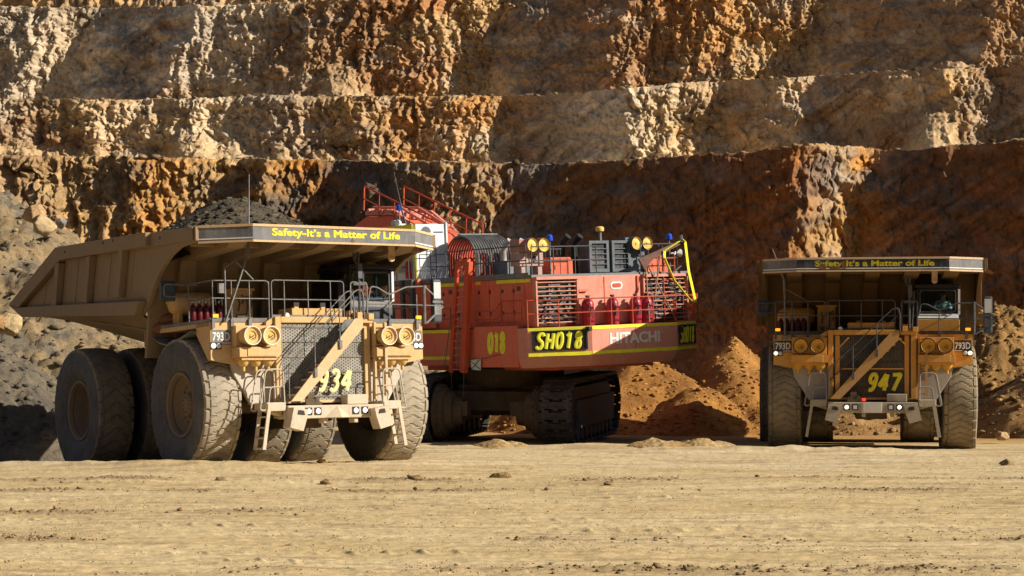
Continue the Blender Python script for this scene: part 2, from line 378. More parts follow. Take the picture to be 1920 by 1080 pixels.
BENCH = [
 dict(Y0=108, rows=180, batter=.24, shear=3,
  crest=[(-600,285),(0,291),(300,296),(600,300),(700,303),(850,302),(1000,308),(1100,305),(1250,295),(1400,285),(1500,274),(1545,271),(1640,279),(1700,283),(1800,272),(1920,262),(2500,225)],
  slope=[(-700,60,0),(60,150,.35),(150,250,-.25),(250,455,.25),(455,500,-1.2),(500,635,.35),(635,720,-1.0),(720,850,-.42),(850,960,.12),(960,1020,-.3),(1020,1495,-.64),(1495,1520,.2),(1520,1640,.95),(1640,1770,-1.0),(1770,1800,.3),(1800,2600,-.6)],
  amp=[(-600,1),(620,1),(680,.55),(840,.8),(1000,.7),(1060,.36),(1480,.34),(1540,1),(1620,1),(1680,.3),(2500,.3)],
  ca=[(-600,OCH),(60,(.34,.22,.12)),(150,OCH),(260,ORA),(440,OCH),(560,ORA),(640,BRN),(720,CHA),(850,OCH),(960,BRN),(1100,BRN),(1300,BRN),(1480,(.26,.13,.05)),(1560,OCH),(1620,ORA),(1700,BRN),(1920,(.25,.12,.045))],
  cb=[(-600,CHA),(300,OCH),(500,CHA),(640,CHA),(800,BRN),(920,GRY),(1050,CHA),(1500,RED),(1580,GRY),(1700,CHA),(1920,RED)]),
 dict(Y0=124, rows=130, batter=.24, shear=-5, toe=3.4,
  crest=[(-600,188),(0,186),(190,186),(250,187),(500,180),(640,181),(750,180),(960,180),(1100,172),(1250,158),(1400,150),(1560,140),(1700,132),(1920,125),(2500,100)],
  slope=[(-700,120,.05),(120,170,-.4),(170,270,.35),(270,340,-.5),(340,450,.1),(450,520,-.45),(520,620,.2),(620,690,-.5),(690,790,.35),(790,860,-.2),(860,945,.2),(945,1180,-.62),(1180,1345,.35),(1345,1470,-.75),(1470,1530,.4),(1530,1770,-.72),(1770,1850,.5),(1850,2600,-.6)],
  amp=[(-600,1),(930,1),(970,.3),(1160,.35),(1200,1),(1330,1),(1370,.35),(1450,.45),(1490,.9),(1540,.4),(1760,.35),(1790,.9),(1850,.8),(1900,.35)],
  ca=[(-600,GRY),(0,GRY),(120,OCH),(240,CRM),(400,CRM),(520,GRY),(640,OCH),(780,ORA),(900,CRM),(960,BRN),(1120,GRY),(1230,CRM),(1330,CRM),(1450,OCH),(1540,BRN),(1780,OCH),(1850,BRN)],
  cb=[(-600,CHA),(150,BRN),(300,OCH),(450,GRY),(640,BRN),(780,BRN),(900,ORA),(1000,CHA),(1180,CRM),(1280,OCH),(1400,BRN),(1500,GRY),(1650,BRN),(1920,CHA)]),
 dict(Y0=146, rows=190, batter=.22, shear=9, toe=4.4,
  crest=[(-600,20),(0,12),(200,15),(300,12),(480,7),(640,2),(900,-6),(1200,-16),(1500,-30),(1920,-52),(2500,-90)],
  slope=[(-700,40,.1),(40,100,-.3),(100,190,.5),(190,370,-.8),(370,430,.35),(430,520,-.35),(520,620,-.45),(620,700,-.05),(700,770,.15),(770,800,-.4),(800,950,.15),(950,1200,-.62),(1200,1260,.2),(1260,1330,-.2),(1330,1560,.15),(1560,1880,-.8),(1880,2000,.2),(2000,2600,-.4)],
  amp=[(-600,1),(180,1),(220,.35),(360,.4),(400,.9),(640,.9),(700,1.2),(940,1.2),(990,.4),(1180,.45),(1230,1.1),(1550,1.1),(1600,.28),(1870,.28),(1920,.7)],
  ca=[(-600,GRY),(0,GRY),(150,CRM),(230,GRY),(420,GRY),(520,BRN),(700,BRN),(800,OCH),(920,OCH),(1020,BRN),(1200,BRN),(1340,OCH),(1500,OCH),(1600,BRN),(1920,BRN)],
  cb=[(-600,OCH),(100,GRY),(230,CHA),(330,BRN),(450,CRM),(640,BRN),(820,RED),(1000,CHA),(1200,RED),(1400,ORA),(1600,CHA),(1920,BRN)]),
 dict(Y0=176, rows=60, batter=.3,
  crest=[(-600,-200),(2500,-260)], slope=[(-700,2600,-.15)], amp=[(-600,1),(2500,1)],
  ca=[(-600,OCH),(2500,BRN)], cb=[(-600,BRN),(2500,CHA)]),
]
def make_terraces():
    u = np.unique(np.r_[np.linspace(-600, -60, 110), np.arange(-60, 1981, 1.75), np.linspace(1981, 2500, 110)])
    rock = rock_mat('bench_rock', 1.9, .6, .15, .6, 1.35)
    Ys, zc = [], []
    for B in BENCH:
        Y = integrate(u, seg_slope(u, B['slope']), B['Y0']); Ys.append(Y)
        zc.append(CZ + (HOR-interp(u, B['crest'])-3.0*perlin(u/31, 3.3, B['Y0'])-2.6*np.abs(perlin(u/8, 7.3, B['Y0']))+2.2*np.clip(3*(perlin(u/14, 1.3, B['Y0'])-.2), 0, 1))/F*Y)
    objs = []
    for k, B in enumerate(BENCH):
        Yc, Zc = Ys[k], zc[k]; zt = np.full_like(u, -.6) if k == 0 else zc[k-1] - .1
        Ytoe0 = Yc - B['batter']*(Zc-zt)
        if k > 0: sh = np.maximum(0, (Ys[k-1]+5)-Ytoe0); Yc = Yc+sh; Zc = CZ+(Zc-CZ)*Yc/(Yc-sh); zc[k] = Zc; Ys[k] = Yc
        n = B['rows']; t = np.linspace(0, 1, n)[:, None]
        Z = zt + (Zc-zt)*t; H = (Zc-zt); U = np.broadcast_to(u, Z.shape)
        Hd = Zc-Z; X0 = (U-960)/F*Yc; fade = np.clip(Hd/1.2, 0, 1)
        uu = U + fade*(B.get('shear', 0)*Hd + 34*fbm(X0/5, Z/3.2, 50+k, 3) + 10*fbm(X0/1.1, Z/.9, 60+k, 3))
        Yw = np.interp(uu, u, Yc); A = np.interp(uu, *np.array(B['amp'], float).T)
        th = B.get('toe', 2.6)*np.clip(.45+1.25*perlin(u/115, 7.7, k)+.30*perlin(u/50, 2.7, k), .06, 1.25)+.25*fbm(X0/.8, Z/.8, 70+k, 3)     # loose scree at the foot
        tf = np.clip(1-t*H/np.maximum(th, .05), 0, 1); toe = th*1.05*tf**1.25
        Yp = Yw - B['batter']*Hd - toe
        X = (U-960)/F*Yp; s = 40*k
        rib = ridge(X/2.9+.35*fbm(X/1.5, Z/2.2, s, 2), Z/7.5, s+.5, 3, .55)
        big = fbm(X/5, Z/4, s+2.5, 3, .55); mid = ridge(X/1.1, Z/1.2, s+4.5, 4, .62); fine = fbm(X/.34, Z/.34, s+6.5, 3, .65)
        crumb = np.clip(perlin(X/.3, Z/.26, s+9.1)-.05, 0, 1)+np.clip(perlin(X/.17, Z/.16, s+10.1)-.1, 0, 1)*.6
        step = perlin(X/9, Z/1.1+.5*fbm(X/2.5, Z/2.5, s, 2), s+8.5)
        low = .35+.85*np.clip(1.25-t, 0, 1)
        wx, wz = .35*fbm(X/1.5, Z/1.5, s+41, 3), .35*fbm(X/1.5+7, Z/1.5, s+43, 3)
        f1 = facet(X/1.9+wx, Z/2.6+wz, 3+k); f2 = facet(X/.75+wx*2, Z/.9+wz*2, 9+k); f3 = facet(X/.30+wx*3, Z/.30+wz*3, 15+k)
        gul = ridge(X/.95+.5*fbm(X/1.2, Z/1.5, s+71, 3), Z/6.5, s+73, 3, .6)-.4
        D = A*(low*(.38*rib) + .32*big + .32*f1 + .26*f2 + .19*f3 + .30*gul + .05*mid + .13*fine + .16*crumb + .20*step) + (1-A)*(.24*big+.12*f1+.08*f2+.05*f3+.06*fine+.22*crumb*(fbm(X/2.5, Z/2.5, s+33, 2) > .25))
        D = D*(1-.7*np.clip(tf*2.2, 0, 1))
        edge = np.clip((1-t)*H/.5, 0, 1)**.7; D = D*(.25+.75*edge)
        Yp = Yp - D + .35*edge*A; Xp = X + A*.16*fbm(X/.5+9, Z/.5, s+11.5, 2) - .55*D*A*.3
        Zp = Z + A*.12*edge*np.clip(t*8, 0, 1)*fbm(X/.45, Z/.45+5, s+13.5, 2)
        V = [np.stack([Xp, Yp, Zp], -1)]
        # colour follows the strata: two region tones broken up by noise and tilted seams, shaded faces then lifted
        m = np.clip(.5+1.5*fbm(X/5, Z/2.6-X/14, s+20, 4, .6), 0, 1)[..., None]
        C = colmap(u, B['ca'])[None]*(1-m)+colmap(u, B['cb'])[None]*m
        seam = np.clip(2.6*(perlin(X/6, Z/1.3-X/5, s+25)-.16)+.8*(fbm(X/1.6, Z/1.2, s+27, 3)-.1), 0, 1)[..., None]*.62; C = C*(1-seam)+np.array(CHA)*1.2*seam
        wh = np.clip(3*(fbm(X/3.4, Z/2.2, s+30, 4, .6)-.22), 0, 1)[..., None]*(.5 if k in (1, 2) else .22); C = C*(1-wh)+np.array((.50,.42,.32))*wh
        to = (np.clip(tf*2.5, 0, 1)*.85)[..., None]; C = C*(1-to)+np.array((.44,.31,.17))*to
        if k: g = .18+.25*np.clip(fbm(X/9, Z/5, s+81, 2)+.3, 0, 1)[..., None]; C = C*(1-g)+np.array((.38,.285,.19))*g
        sa, sb = X*.82+Z*.57, -X*.57+Z*.82                      # scrape marks left by the bucket run up to the right
        sk = fbm(sa/5, sb/.45, s+50, 4, .62)[..., None]*(1.15-A)[..., None]; C = C*(1+.62*np.clip(sk*np.clip(.5+1.4*fbm(X/6, Z/4, s+55, 2), 0, 1.2)[..., None], -.5, .7))
        C = C*(((1.1, 1.06, 1.0) if k else (.92, .88, .84))+np.array((.55,.53,.52))*(1-np.clip(A, 0, 1))[..., None]*(k > 0))  # upper benches: sky fill and haze in the shaded sections painted as paler rock
        Cs = [C]
        if k+1 < len(BENCH):                                   # berm from this crest back to under the next face
            Yn = np.maximum(Ys[k+1]-BENCH[k+1]['batter']*(zc[k+1]-zc[k])+3, Yc+8)
            for f in np.linspace(.02, 1, 14):
                Yb = Yc+(Yn-Yc)*f; Xb = (u-960)/F*Yb
                zb = Zc + .25*np.sin(min(1, f*6)*math.pi)*np.clip(.4+perlin(Xb/2.3, 2.2, k), 0, 1) + .1*fbm(Xb/1.5, Yb/1.5, s, 2)
                V.append(np.stack([Xb, Yb, zb], -1)[None]); Cs.append(np.broadcast_to(np.array((.46,.36,.23)), (1, len(u), 3)))
        V = np.concatenate(V, 0); C = np.concatenate(Cs, 0)
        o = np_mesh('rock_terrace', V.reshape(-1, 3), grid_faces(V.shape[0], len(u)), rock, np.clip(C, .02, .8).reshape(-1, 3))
        objs.append(tag(o, kind='structure'))
    P, S, Q = [], [], []
    for k in range(3):
        n = 1500; uu = rng.uniform(-60, 1980, n); Yc = np.interp(uu, u, Ys[k])+rng.uniform(-.3, 1.2, n); z = np.interp(uu, u, zc[k])
        keep = perlin(uu/70, 3.1*k, 2.2)+.9*perlin(uu/17, 3.1*k, 5.2) > rng.uniform(-.35, .5, n); q = .03+.24*rng.random(n)**6
        P.append(np.c_[(uu-960)/F*Yc, Yc, z+q*.2][keep]); S.append(q[keep]); Q.append(np.array((.27,.19,.11))*rng.uniform(.3, 1.2, (keep.sum(), 1)))
    tag(scatter('crest_rubble', np.concatenate(P), np.concatenate(S), np.concatenate(Q), HEAPM), kind='stuff')
    return objs

def make_sky_block_ring():  # unseen wall around and behind the camera, added to cut low sky fill
    a = np.linspace(R(-200), R(32), 260); rr = np.linspace(0, 1, 14)
    A, T = np.meshgrid(a, rr); st = np.floor(T*3.999)/4+np.clip((T*3.999 % 1)*1.4, 0, 1)/4
    rad = 128+38*T+6*fbm(A*6, T*5, 3, 3); X = rad*np.cos(A); Y = 25+rad*np.sin(A)*.95; Z = -2+52*st+2*fbm(A*20, T*9, 6, 3)
    m = np.clip(.5+fbm(A*9, T*8, 1, 4), 0, 1)[..., None]; C = np.array((.27,.16,.075))*(1-m)+np.array((.17,.105,.06))*m
    return tag(np_mesh('rock_terrace', np.stack([X, Y, Z], -1).reshape(-1, 3), grid_faces(14, 260), rock_mat('sky_block_rock', 1.2, .8, .3), C.reshape(-1, 3)), kind='structure')

# ------------------------------------------------------------------ heaps, rubble, boulders
def heap(name, label, cat, peaks, ca, cb, n=170, rough=.07, kind=None, group=None, noise=1.0, pad=1.5, block=0):
    """loose tipped material: union of rough cones (x, y, height, rx, ry, sharpness)"""
    x0 = min(p[0]-p[3] for p in peaks)-pad; x1 = max(p[0]+p[3] for p in peaks)+pad; y0 = min(p[1]-p[4] for p in peaks)-pad; y1 = max(p[1]+p[4] for p in peaks)+pad
    X, Y = np.meshgrid(np.linspace(x0, x1, n), np.linspace(y0, y1, n)); wx = X+.5*fbm(X/2.2, Y/2.2, 3, 2); wy = Y+.5*fbm(X/2.2, Y/2.2, 9, 2)
    Z = np.full_like(X, -9.0)
    for px, py, h, rx, ry, sh in peaks:
        d = np.sqrt(((wx-px)/rx)**2+((wy-py)/ry)**2); Z = np.maximum(Z, h*(1-np.sqrt(d*d+sh*sh))*1.0/(1-sh))
    hi = np.clip(Z+.3, 0, 1)
    Z = Z + hi*(noise*.22*fbm(X/2.6, Y/2.6, 1.1, 3)+rough*fbm(X/.55, Y/.55, 5, 3)+rough*.6*ridge(X/.3, Y/.3, 8, 2))
    if block: Z = Z + hi*block*(facet(X/1.3+wx*.2, Y/1.3, 21)+.5*facet(X/.5+wx*.3, Y/.5, 23)+.3*facet(X/.22, Y/.22, 25))
    Z = np.maximum(Z, -1.2)
    m = np.clip(.5+1.9*fbm(X/2, Y/2, Z/2, 5, .6), 0, 1)[..., None]; C = np.array(ca)*(1-m)+np.array(cb)*m
    o = np_mesh(name, np.stack([X, Y, Z], -1).reshape(-1, 3), grid_faces(n, n), HEAPM, C.reshape(-1, 3))
    tag(o, label, cat, group, kind); return o, X, Y, Z
_t = (1+5**.5)/2
ICO = np.array([(-1,_t,0),(1,_t,0),(-1,-_t,0),(1,-_t,0),(0,-1,_t),(0,1,_t),(0,-1,-_t),(0,1,-_t),(_t,0,-1),(_t,0,1),(-_t,0,-1),(-_t,0,1)])/1.9
ICF = np.array([(0,11,5),(0,5,1),(0,1,7),(0,7,10),(0,10,11),(1,5,9),(5,11,4),(11,10,2),(10,7,6),(7,1,8),(3,9,4),(3,4,2),(3,2,6),(3,6,8),(3,8,9),(4,9,5),(2,4,11),(6,2,10),(8,6,7),(9,8,1)])
def scatter(name, P, S, cols, mat, flat=.75):
    n = len(P); B = np.broadcast_to(ICO, (n, 12, 3)) * rng.uniform(.6, 1.35, (n, 12, 1))
    a = rng.uniform(0, 6.28, n); c, s = np.cos(a)[:, None], np.sin(a)[:, None]; sx = rng.uniform(.7, 1.4, (n, 1)); sz = rng.uniform(.5, 1, (n, 1))*flat
    x, y, z = B[..., 0]*sx, B[..., 1], B[..., 2]*sz
    V = np.stack([x*c-y*s, x*s+y*c, z], -1)*np.asarray(S)[:, None, None]+np.asarray(P)[:, None, :]
    Fa = (ICF[None]+np.arange(n)[:, None, None]*12).reshape(-1, 3)
    return np_mesh(name, V.reshape(-1, 3), Fa, mat, np.repeat(cols, 12, 0), smooth=False)
def scatter_on(X, Y, Z, n, smin, smax, ca, cb, name, mask=None, mat=None):
    w = (Z > 0.02).astype(float)
    if mask is not None: w = w*mask
    i = rng.choice(X.size, n, p=w.ravel()/w.sum()); dx = X[0, 1]-X[0, 0]; dy = Y[1, 0]-Y[0, 0]
    P = np.c_[X.ravel()[i]+rng.uniform(-.3, .3, n)*dx, Y.ravel()[i]+rng.uniform(-.3, .3, n)*dy, Z.ravel()[i]]
    S = smin+(smax-smin)*rng.power(.35, n)**2; m = rng.random((n, 1)); C = np.array(ca)*(1-m)+np.array(cb)*m
    return tag(scatter(name, P, S, C*rng.uniform(.75, 1.2, (n, 1)), mat or HEAPM), kind='stuff')
def boulder(label, c, s, col, group=None, sq=(1,1,.8), seed=0, cat='boulder', name='boulder'):
    n = 28; t = np.linspace(0, math.pi, n); p = np.linspace(0, 2*math.pi, 2*n)
    T, P = np.meshgrid(t, p, indexing='ij'); D = np.stack([np.sin(T)*np.cos(P), np.sin(T)*np.sin(P), np.cos(T)], -1)
    # chisel the ball with random planes, then roughen it
    q = np.random.default_rng(seed+1); r = np.full(T.shape, 1.25)
    for _ in range(13):
        v = q.normal(size=3); v /= np.linalg.norm(v); dd = D@v; r = np.minimum(r, np.where(dd > .05, q.uniform(.72, 1.0)/np.maximum(dd, .05), 9))
    r = r*(1+.10*fbm(D[..., 0]*2+seed, D[..., 1]*2, D[..., 2]*2, 4))
    V = D*r[..., None]*np.array(sq)*s+np.array(c)
    m = np.clip(.5+fbm(D[..., 0]*1.7+seed, D[..., 1]*1.7, D[..., 2]*1.7, 3), 0, 1)[..., None]; C = np.array(col)*(1-.4*m)+np.array(OCH)*.4*m
    o = np_mesh(name, V.reshape(-1, 3), grid_faces(n, 2*n), HEAPM, C.reshape(-1, 3)); return tag(o, label, cat, group)

# ------------------------------------------------------------------ wheels
def tyre_mesh(mats, worn=False):
    NS, NW = 360, 0
    tr = [-.50,-.475,-.45,-.415,-.40,-.385,-.37,-.29,-.21,-.14,-.08,-.03,.03,.08,.14,.21,.29,.37,.385,.40,.415,.45,.475,.50]
    prof = [(-.36,.80,0),(-.40,.86,0),(-.50,1.0,0),(-.555,1.2,0),(-.56,1.32,0),(-.55,1.36,0),(-.56,1.38,0),(-.555,1.5,0),(-.53,1.66,1)]
    prof += [(w, 1.78-.05*(abs(w)/.5)**3, 1) for w in tr]
    prof += [(-w, r, k) for w, r, k in reversed(prof[:9])]
    th = np.linspace(0, 2*math.pi, NS, endpoint=False); V = []; K = []
    for w, r, k in prof:
        aw = abs(w); rr = np.full(NS, r)
        if k:
            if aw > .405:
                ph = (th*30/(2*math.pi) + (0 if w < 0 else .5)) % 1
                rr = rr - np.where(ph < .14, .065 if aw < .52 else .035, 0)
            elif aw > .375: rr = rr - .03
            else:
                ph = (th*(30 if worn else 45)/(2*math.pi) + aw*2.3) % 1
                rr = rr - np.where(ph < .11, .045, 0)
        V.append(np.stack([np.full(NS, w), np.sin(th)*rr, np.cos(th)*rr], -1)); K.append(k)
    V = np.array(V); low = V[..., 2] < -1.60                              # loaded contact patch
    V[..., 0] = np.where(V[..., 2] < -1.2, V[..., 0]*(1+.10*np.clip((-1.2-V[..., 2])/.5, 0, 1)), V[..., 0])
    V[..., 2] = np.maximum(V[..., 2], -1.645)
    nr = len(prof); i = np.arange(nr-1)[:, None]*NS; j = np.arange(NS)[None]; j2 = (j+1) % NS
    Fq = np.stack([i+j, i+NS+j, i+NS+j2, i+j2], -1); mi = np.array([1 if (K[a] and K[a+1]) else 0 for a in range(nr-1)])[:, None]*np.ones((1, NS), int)
    me = bpy.data.meshes.new('tyre'); me.from_pydata(V.reshape(-1, 3).tolist(), [], Fq.reshape(-1, 4).tolist())
    for m in mats: me.materials.append(m)
    me.polygons.foreach_set('material_index', mi.ravel().astype(np.int32)); me.shade_smooth(); me.set_sharp_from_angle(angle=R(28)); return me
def rim_mb(deep, side):
    """dished rim, outer face on +x side when side=1"""
    m = MB(); d = deep
    pr = [(.83,-.36),(.83,.39),(.87,.43),(.85,.455),(.79,.44),(.765,.40),(.745,.33),(.76,.30),(.735,.26),(.70,.40-d*.55),(.66,.40-d*.8),(.60,.40-d*.95),(.44,.40-d),(.40,.43-d),(.36,.43-d),(.335,.40-d),(.30,.50-d),(.27,.56-d),(.16,.57-d),(.10,.60-d),(0,.60-d)]
    m.lathe(pr, (0,0,0), (side,0,0), 56)
    for k in range(18):
        a = k*2*math.pi/18; c = Vector((side*(.405-d), .52*math.cos(a), .52*math.sin(a))); m.cyl(c, c+Vector((side*.04,0,0)), .026, 6)
    for k in range(10):
        a = k*2*math.pi/10; c = Vector((side*(.57-d), .2*math.cos(a), .2*math.sin(a))); m.cyl(c, c+Vector((side*.03,0,0)), .02, 6)
    return m
def arc(cx, cz, r, a0, a1, n=8): return [(cx+r*math.cos(R(a0+(a1-a0)*i/n)), cz+r*math.sin(R(a0+(a1-a0)*i/n))) for i in range(n+1)]
def roundrail(pts, r=.12, n=4):
    """polyline with its inner corners rounded"""
    P = [Vector(p) for p in pts]; out = [P[0]]
    for i in range(1, len(P)-1):
        a, b, c = P[i-1], P[i], P[i+1]; d1 = (a-b); d2 = (c-b); q = min(r, d1.length*.45, d2.length*.45)
        s, e = b+d1.normalized()*q, b+d2.normalized()*q
        for k in range(n+1):
            t = k/n; out.append(s*(1-t)**2+b*2*t*(1-t)+e*t*t)
    return out + [P[-1]]

# ------------------------------------------------------------------ haul truck
def make_truck(P, number, label, mats, front_tread, dusty):
    T = empty('haul_truck', P['loc'], P['rot']); tag(T, label, 'haul truck', 'haul trucks')
    A, B_, BED, BAND = mats['paint'], mats['bumper'], mats['bed'], mats['band']; ST = mats['rail']
    def part(name, m, mat, parent=T, bevel=0, smooth=False): return m.build(name, mat, parent, bevel, smooth)
    # wheels
    tm = tyre_mesh([M['rubber'], front_tread]); tmr = tyre_mesh([M['rubber'], M['tread_dark']], True)
    def wheel(x, y, side, deep, me, phase):
        w = part('wheel', rim_mb(deep, side), M['rim_dust'], smooth=True); w.location = (x, y, 1.645)
        t = bpy.data.objects.new('tyre', me); COL.objects.link(t); t.parent = w
    for s in (-1, 1): wheel(s*2.81, 0, s, .30, tm, 0)
    for s in (-1, 1):
        wheel(s*3.24, 5.9, s, .52, tmr, 0); wheel(s*1.78, 5.9, -s, .3, tmr, 0)
    # frame, axles, tanks, engine
    m = MB()
    for s in (-1, 1):
        m.bx(s*.75, s*1.15, -1.55, 9.0, 1.75, 2.45); m.cyl((s*1.75, .15, 1.5), (s*1.75, .25, 3.5), .2, 16, .24); m.cyl((s*1.0, 4.2, 1.8), (s*1.0, 3.4, 3.2), .16, 12)
    m.cyl((-2.5,0,1.645), (2.5,0,1.645), .26, 16); m.bx(-.75, .75, -.3, .2, 1.6, 2.3); m.bx(-.75,.75,2.2,2.6,1.8,2.4); m.bx(-.75,.75,7.0,7.4,1.8,2.4)
    part('chassis', m, M['under'], bevel=.02)
    m = MB(); m.lathe([(.25,-1.2),(.55,-.95),(.62,-.5),(.85,-.2),(.9,.1),(.85,.4),(.62,.7),(.55,1.1),(.25,1.3)], (-.05,5.9,1.645), (1,0,0), 28)
    m.cyl((-3.0,5.9,1.645), (3.0,5.9,1.645), .38, 18); part('rear_axle', m, M['under'], smooth=True)
    m = MB(); m.bx(-.72,.72,-1.55,1.3,1.25,3.66); m.cyl((0,1.3,2.0),(0,4.6,1.8),.25,14); m.bx(-.5,.5,-.8,1,.95,1.25); part('engine', m, M['under'], bevel=.03)
    for s in (-1, 1):
        m = MB(); m.bx(s*1.2, s*2.35, 1.95, 3.75, 1.15, 2.75); m.bx(s*2.3, s*2.4, 2.1, 3.6, 1.3, 2.6); part('side_tank', m, M['under'], bevel=.06)
    # fender support plates under the deck
    for s in (-1, 1):
        m = MB(); m.prism([(s*2.57,2.66),(s*1.42,2.66),(s*1.42,1.60),(s*2.04,1.60),(s*2.5,2.35)], 1, -1.72, -1.56)
        m.bx(s*1.42, s*1.5, -1.75, -.4, 1.6, 3.0); m.cyl((s*1.9,-1.74,2.5),(s*1.9,-1.70,2.5),.09,10); part('fender_plate', m, mats['plate'], bevel=.015)
    # bumper with end blocks, lamps, towing point
    m = MB(); m.bx(-1.42, 1.40, -2.58, -1.95, 1.19, 1.53); m.bx(-1.3,1.3,-1.95,-1.5,1.22,1.5)
    m.bx(-.35,-.22,-2.5,-2.2,1.06,1.19); m.bx(.55,.68,-2.5,-2.2,1.06,1.19)
    bmp = part('bumper', m, B_, bevel=.02)
    m = MB()
    if dusty: m.add([(-.36,-2.583,1.20),(.02,-2.583,1.525),(.40,-2.583,1.20),(.06,-2.74,1.20)], [(0,3,1),(3,2,1),(0,2,3),(0,1,2)])
    else: m.bx(-.31,.28,-2.615,-2.583,1.20,1.535); m.bx(-.36,-.31,-2.60,-2.583,1.20,1.535)
    part('centre_plate', m, mats['plate2'], bmp, bevel=.01)
    for s in (-1, 1):
        m = MB(); q = [(s*1.02,1.22),(s*.98,1.42),(s*1.40,1.48),(s*1.52,.97),(s*1.14,.87)]
        if s > 0: q = [(x, z) for x, z in q]
        m.prism(q, 1, -2.86, -2.45); m.prism([(s*1.09,1.28),(s*1.12,1.39),(s*1.27,1.41),(s*1.3,1.3)], 1, -2.875, -2.862, 1)
        part('tow_block', m, [B_, M['black']], bmp, bevel=0)
        for x, on in ((.83, not dusty or s > 0), (.56, dusty)):
            on = (x == .83) if not dusty else True
            m = MB(); m.bx(s*x-.095, s*x+.095, -2.60, -2.583, 1.28, 1.47); f = part('bumper_lamp', m, M['black'], bmp)
            m = MB()
            if on: m.lathe([(.0,.03),(.05,.025),(.07,0),(.07,-.01)], (s*x,-2.603,1.375), (0,-1,0), 14)
            else: m.bx(s*x-.06, s*x+.06, -2.61, -2.602, 1.315, 1.435)
            part('lamp_lens', m, M['lamp_on'] if on else M['lamp_off'], f, smooth=True)
    m = MB(); m.bx(.45,1.08,-2.35,-1.98,1.54,1.80); part('bumper_box', m, B_, bmp, bevel=.02)
    m = MB(); m.bx(-.80,-.34,-2.4,-2.15,1.54,1.62); m.bx(-.78,-.38,-2.35,-2.3,1.62,1.70); m.bx(-.7,-.5,-2.3,-2.2,1.7,1.86); m.bx(-.5,-.42,-2.36,-2.2,1.62,1.74); part('hose_bracket', m, M['under'], bmp)
    if not dusty:
        m = MB(); m.bx(-.34,-.22,-2.42,-2.36,1.57,1.66); part('marker_lamp', m, plain('red_marker', (.7,.05,.03), .3, 0, .1, 5, (1,.05,.02), .8), bmp)
    # platforms, grab loops, access ladders
    for s in (-1, 1):
        m = MB(); m.bx(s*1.44, s*1.99, -2.5, -1.78, 1.44, 1.62); m.bx(s*1.46, s*1.97, -2.52, -2.5, 1.40, 1.6); m.prism([(s*1.45,1.44),(s*1.95,1.44),(s*1.45,1.28)], 1, -2.3, -1.9); part('step_platform', m, B_, bevel=.012)
        m = MB()
        for yy in (-2.47, -1.95):
            m.tube(roundrail([(s*1.46,yy,1.60),(s*1.49,yy,2.47),(s*1.98,yy,2.47),(s*2.17,yy,1.42),(s*1.99,yy,1.42),(s*1.90,yy,1.62)], .12), .022, 6)
            m.tube(roundrail([(s*1.92,yy,1.6),(s*1.86,yy,2.02),(s*1.48,yy,2.02)], .1), .02, 6)
        part('grab_rail', m, mats['loop'], smooth=True)
        m = MB()
        for yy in (-2.5, -2.0): m.bar((s*1.93,yy,1.46), (s*2.10,yy,.42), .09, .05)
        for k in range(4):
            t = .2+k*.26; m.bar((s*(1.93+.17*t),-2.5,1.46-1.04*t), (s*(1.93+.17*t),-2.0,1.46-1.04*t), .10, .04)
        part('access_ladder', m, B_)
    # radiator: frame, mesh guard, numerals
    m = MB(); m.bx(-1.42,-1.25,-1.97,-1.2,1.62,3.86); m.bx(1.22,1.40,-1.97,-1.2,1.62,3.86); m.bx(-1.248,1.218,-1.97,-1.2,3.70,3.86); m.bx(-1.248,1.218,-1.96,-1.2,1.60,1.68)
    m.prism([(-1.42,3.86),(-1.42,3.70),(-1.65,3.55),(-1.65,3.72)], 1, -1.9, -1.76)
    rad = part('radiator_frame', m, A, bevel=.015)
    m = MB(); m.bx(-1.246,1.216,-1.90,-1.84,1.682,3.698); part('mesh_guard', m, mats['mesh'], rad)
    m = MB()
    for z in (2.02,2.42,2.82,3.22,3.6): m.bx(-1.24,1.21,-1.925,-1.902,z-.025,z+.02)
    m.bx(-1.0,1.2,-1.93,-1.905,1.76,1.80); part('guard_bar', m, mats['meshbar'], rad)
    if not dusty:
        m = MB(); m.bar((-1.1,-1.93,3.25),(-.75,-1.93,3.62),.05); m.bar((.8,-1.93,3.62),(1.15,-1.93,3.3),.05); m.bx(-1.18,-1.04,-1.94,-1.905,1.7,3.68); m.bx(1.02,1.16,-1.94,-1.905,1.7,3.68)
        m.bx(-1.0,1.0,-1.94,-1.93,2.58,2.63); part('guard_brace', m, A, rad)
        brush('numeral_lettering', number, M['yellow_letter'], rad, -.20, .98, 1.84, 2.50, -2.0, .062, .26)
    else:
        m = MB(); m.bx(-.22,.72,-1.96,-1.935,2.12,2.16); m.bx(-.22,.72,-1.96,-1.935,2.27,2.31); part('number_bracket', m, mats['meshbar'], rad)
        brush('numeral_lettering', number, plain('faded_yellow', (.74,.66,.30), .7, 0, .3, 5), rad, -.30, .86, 1.86, 2.50, -2.05, .052, .26)
    # stairway across the radiator
    st = MB()
    a, b = Vector((-1.33,-2.60,1.66)), Vector((.80,-2.60,3.66))
    for yy, mi in ((-2.60,0),(-2.12,1)):
        st.prism([(a.x-.02,a.z-.02),(a.x+.30,a.z-.02),(b.x+.02,b.z-.12),(b.x+.02,b.z+.14),(b.x-.22,b.z+.12)] , 1, yy-.025, yy+.025, mi)
    stair = part('stairway', st, [mats['stair'], M['navy_dusty'] if dusty else A])
    m = MB()
    for k in range(10):
        t = (k+.4)/10; m.bx(a.x+.05+2.02*t, a.x+.33+2.02*t, -2.572, -2.147, a.z+.05+1.95*t, a.z+.09+1.95*t)
    part('tread', m, mats['stair'], stair)
    m = MB()
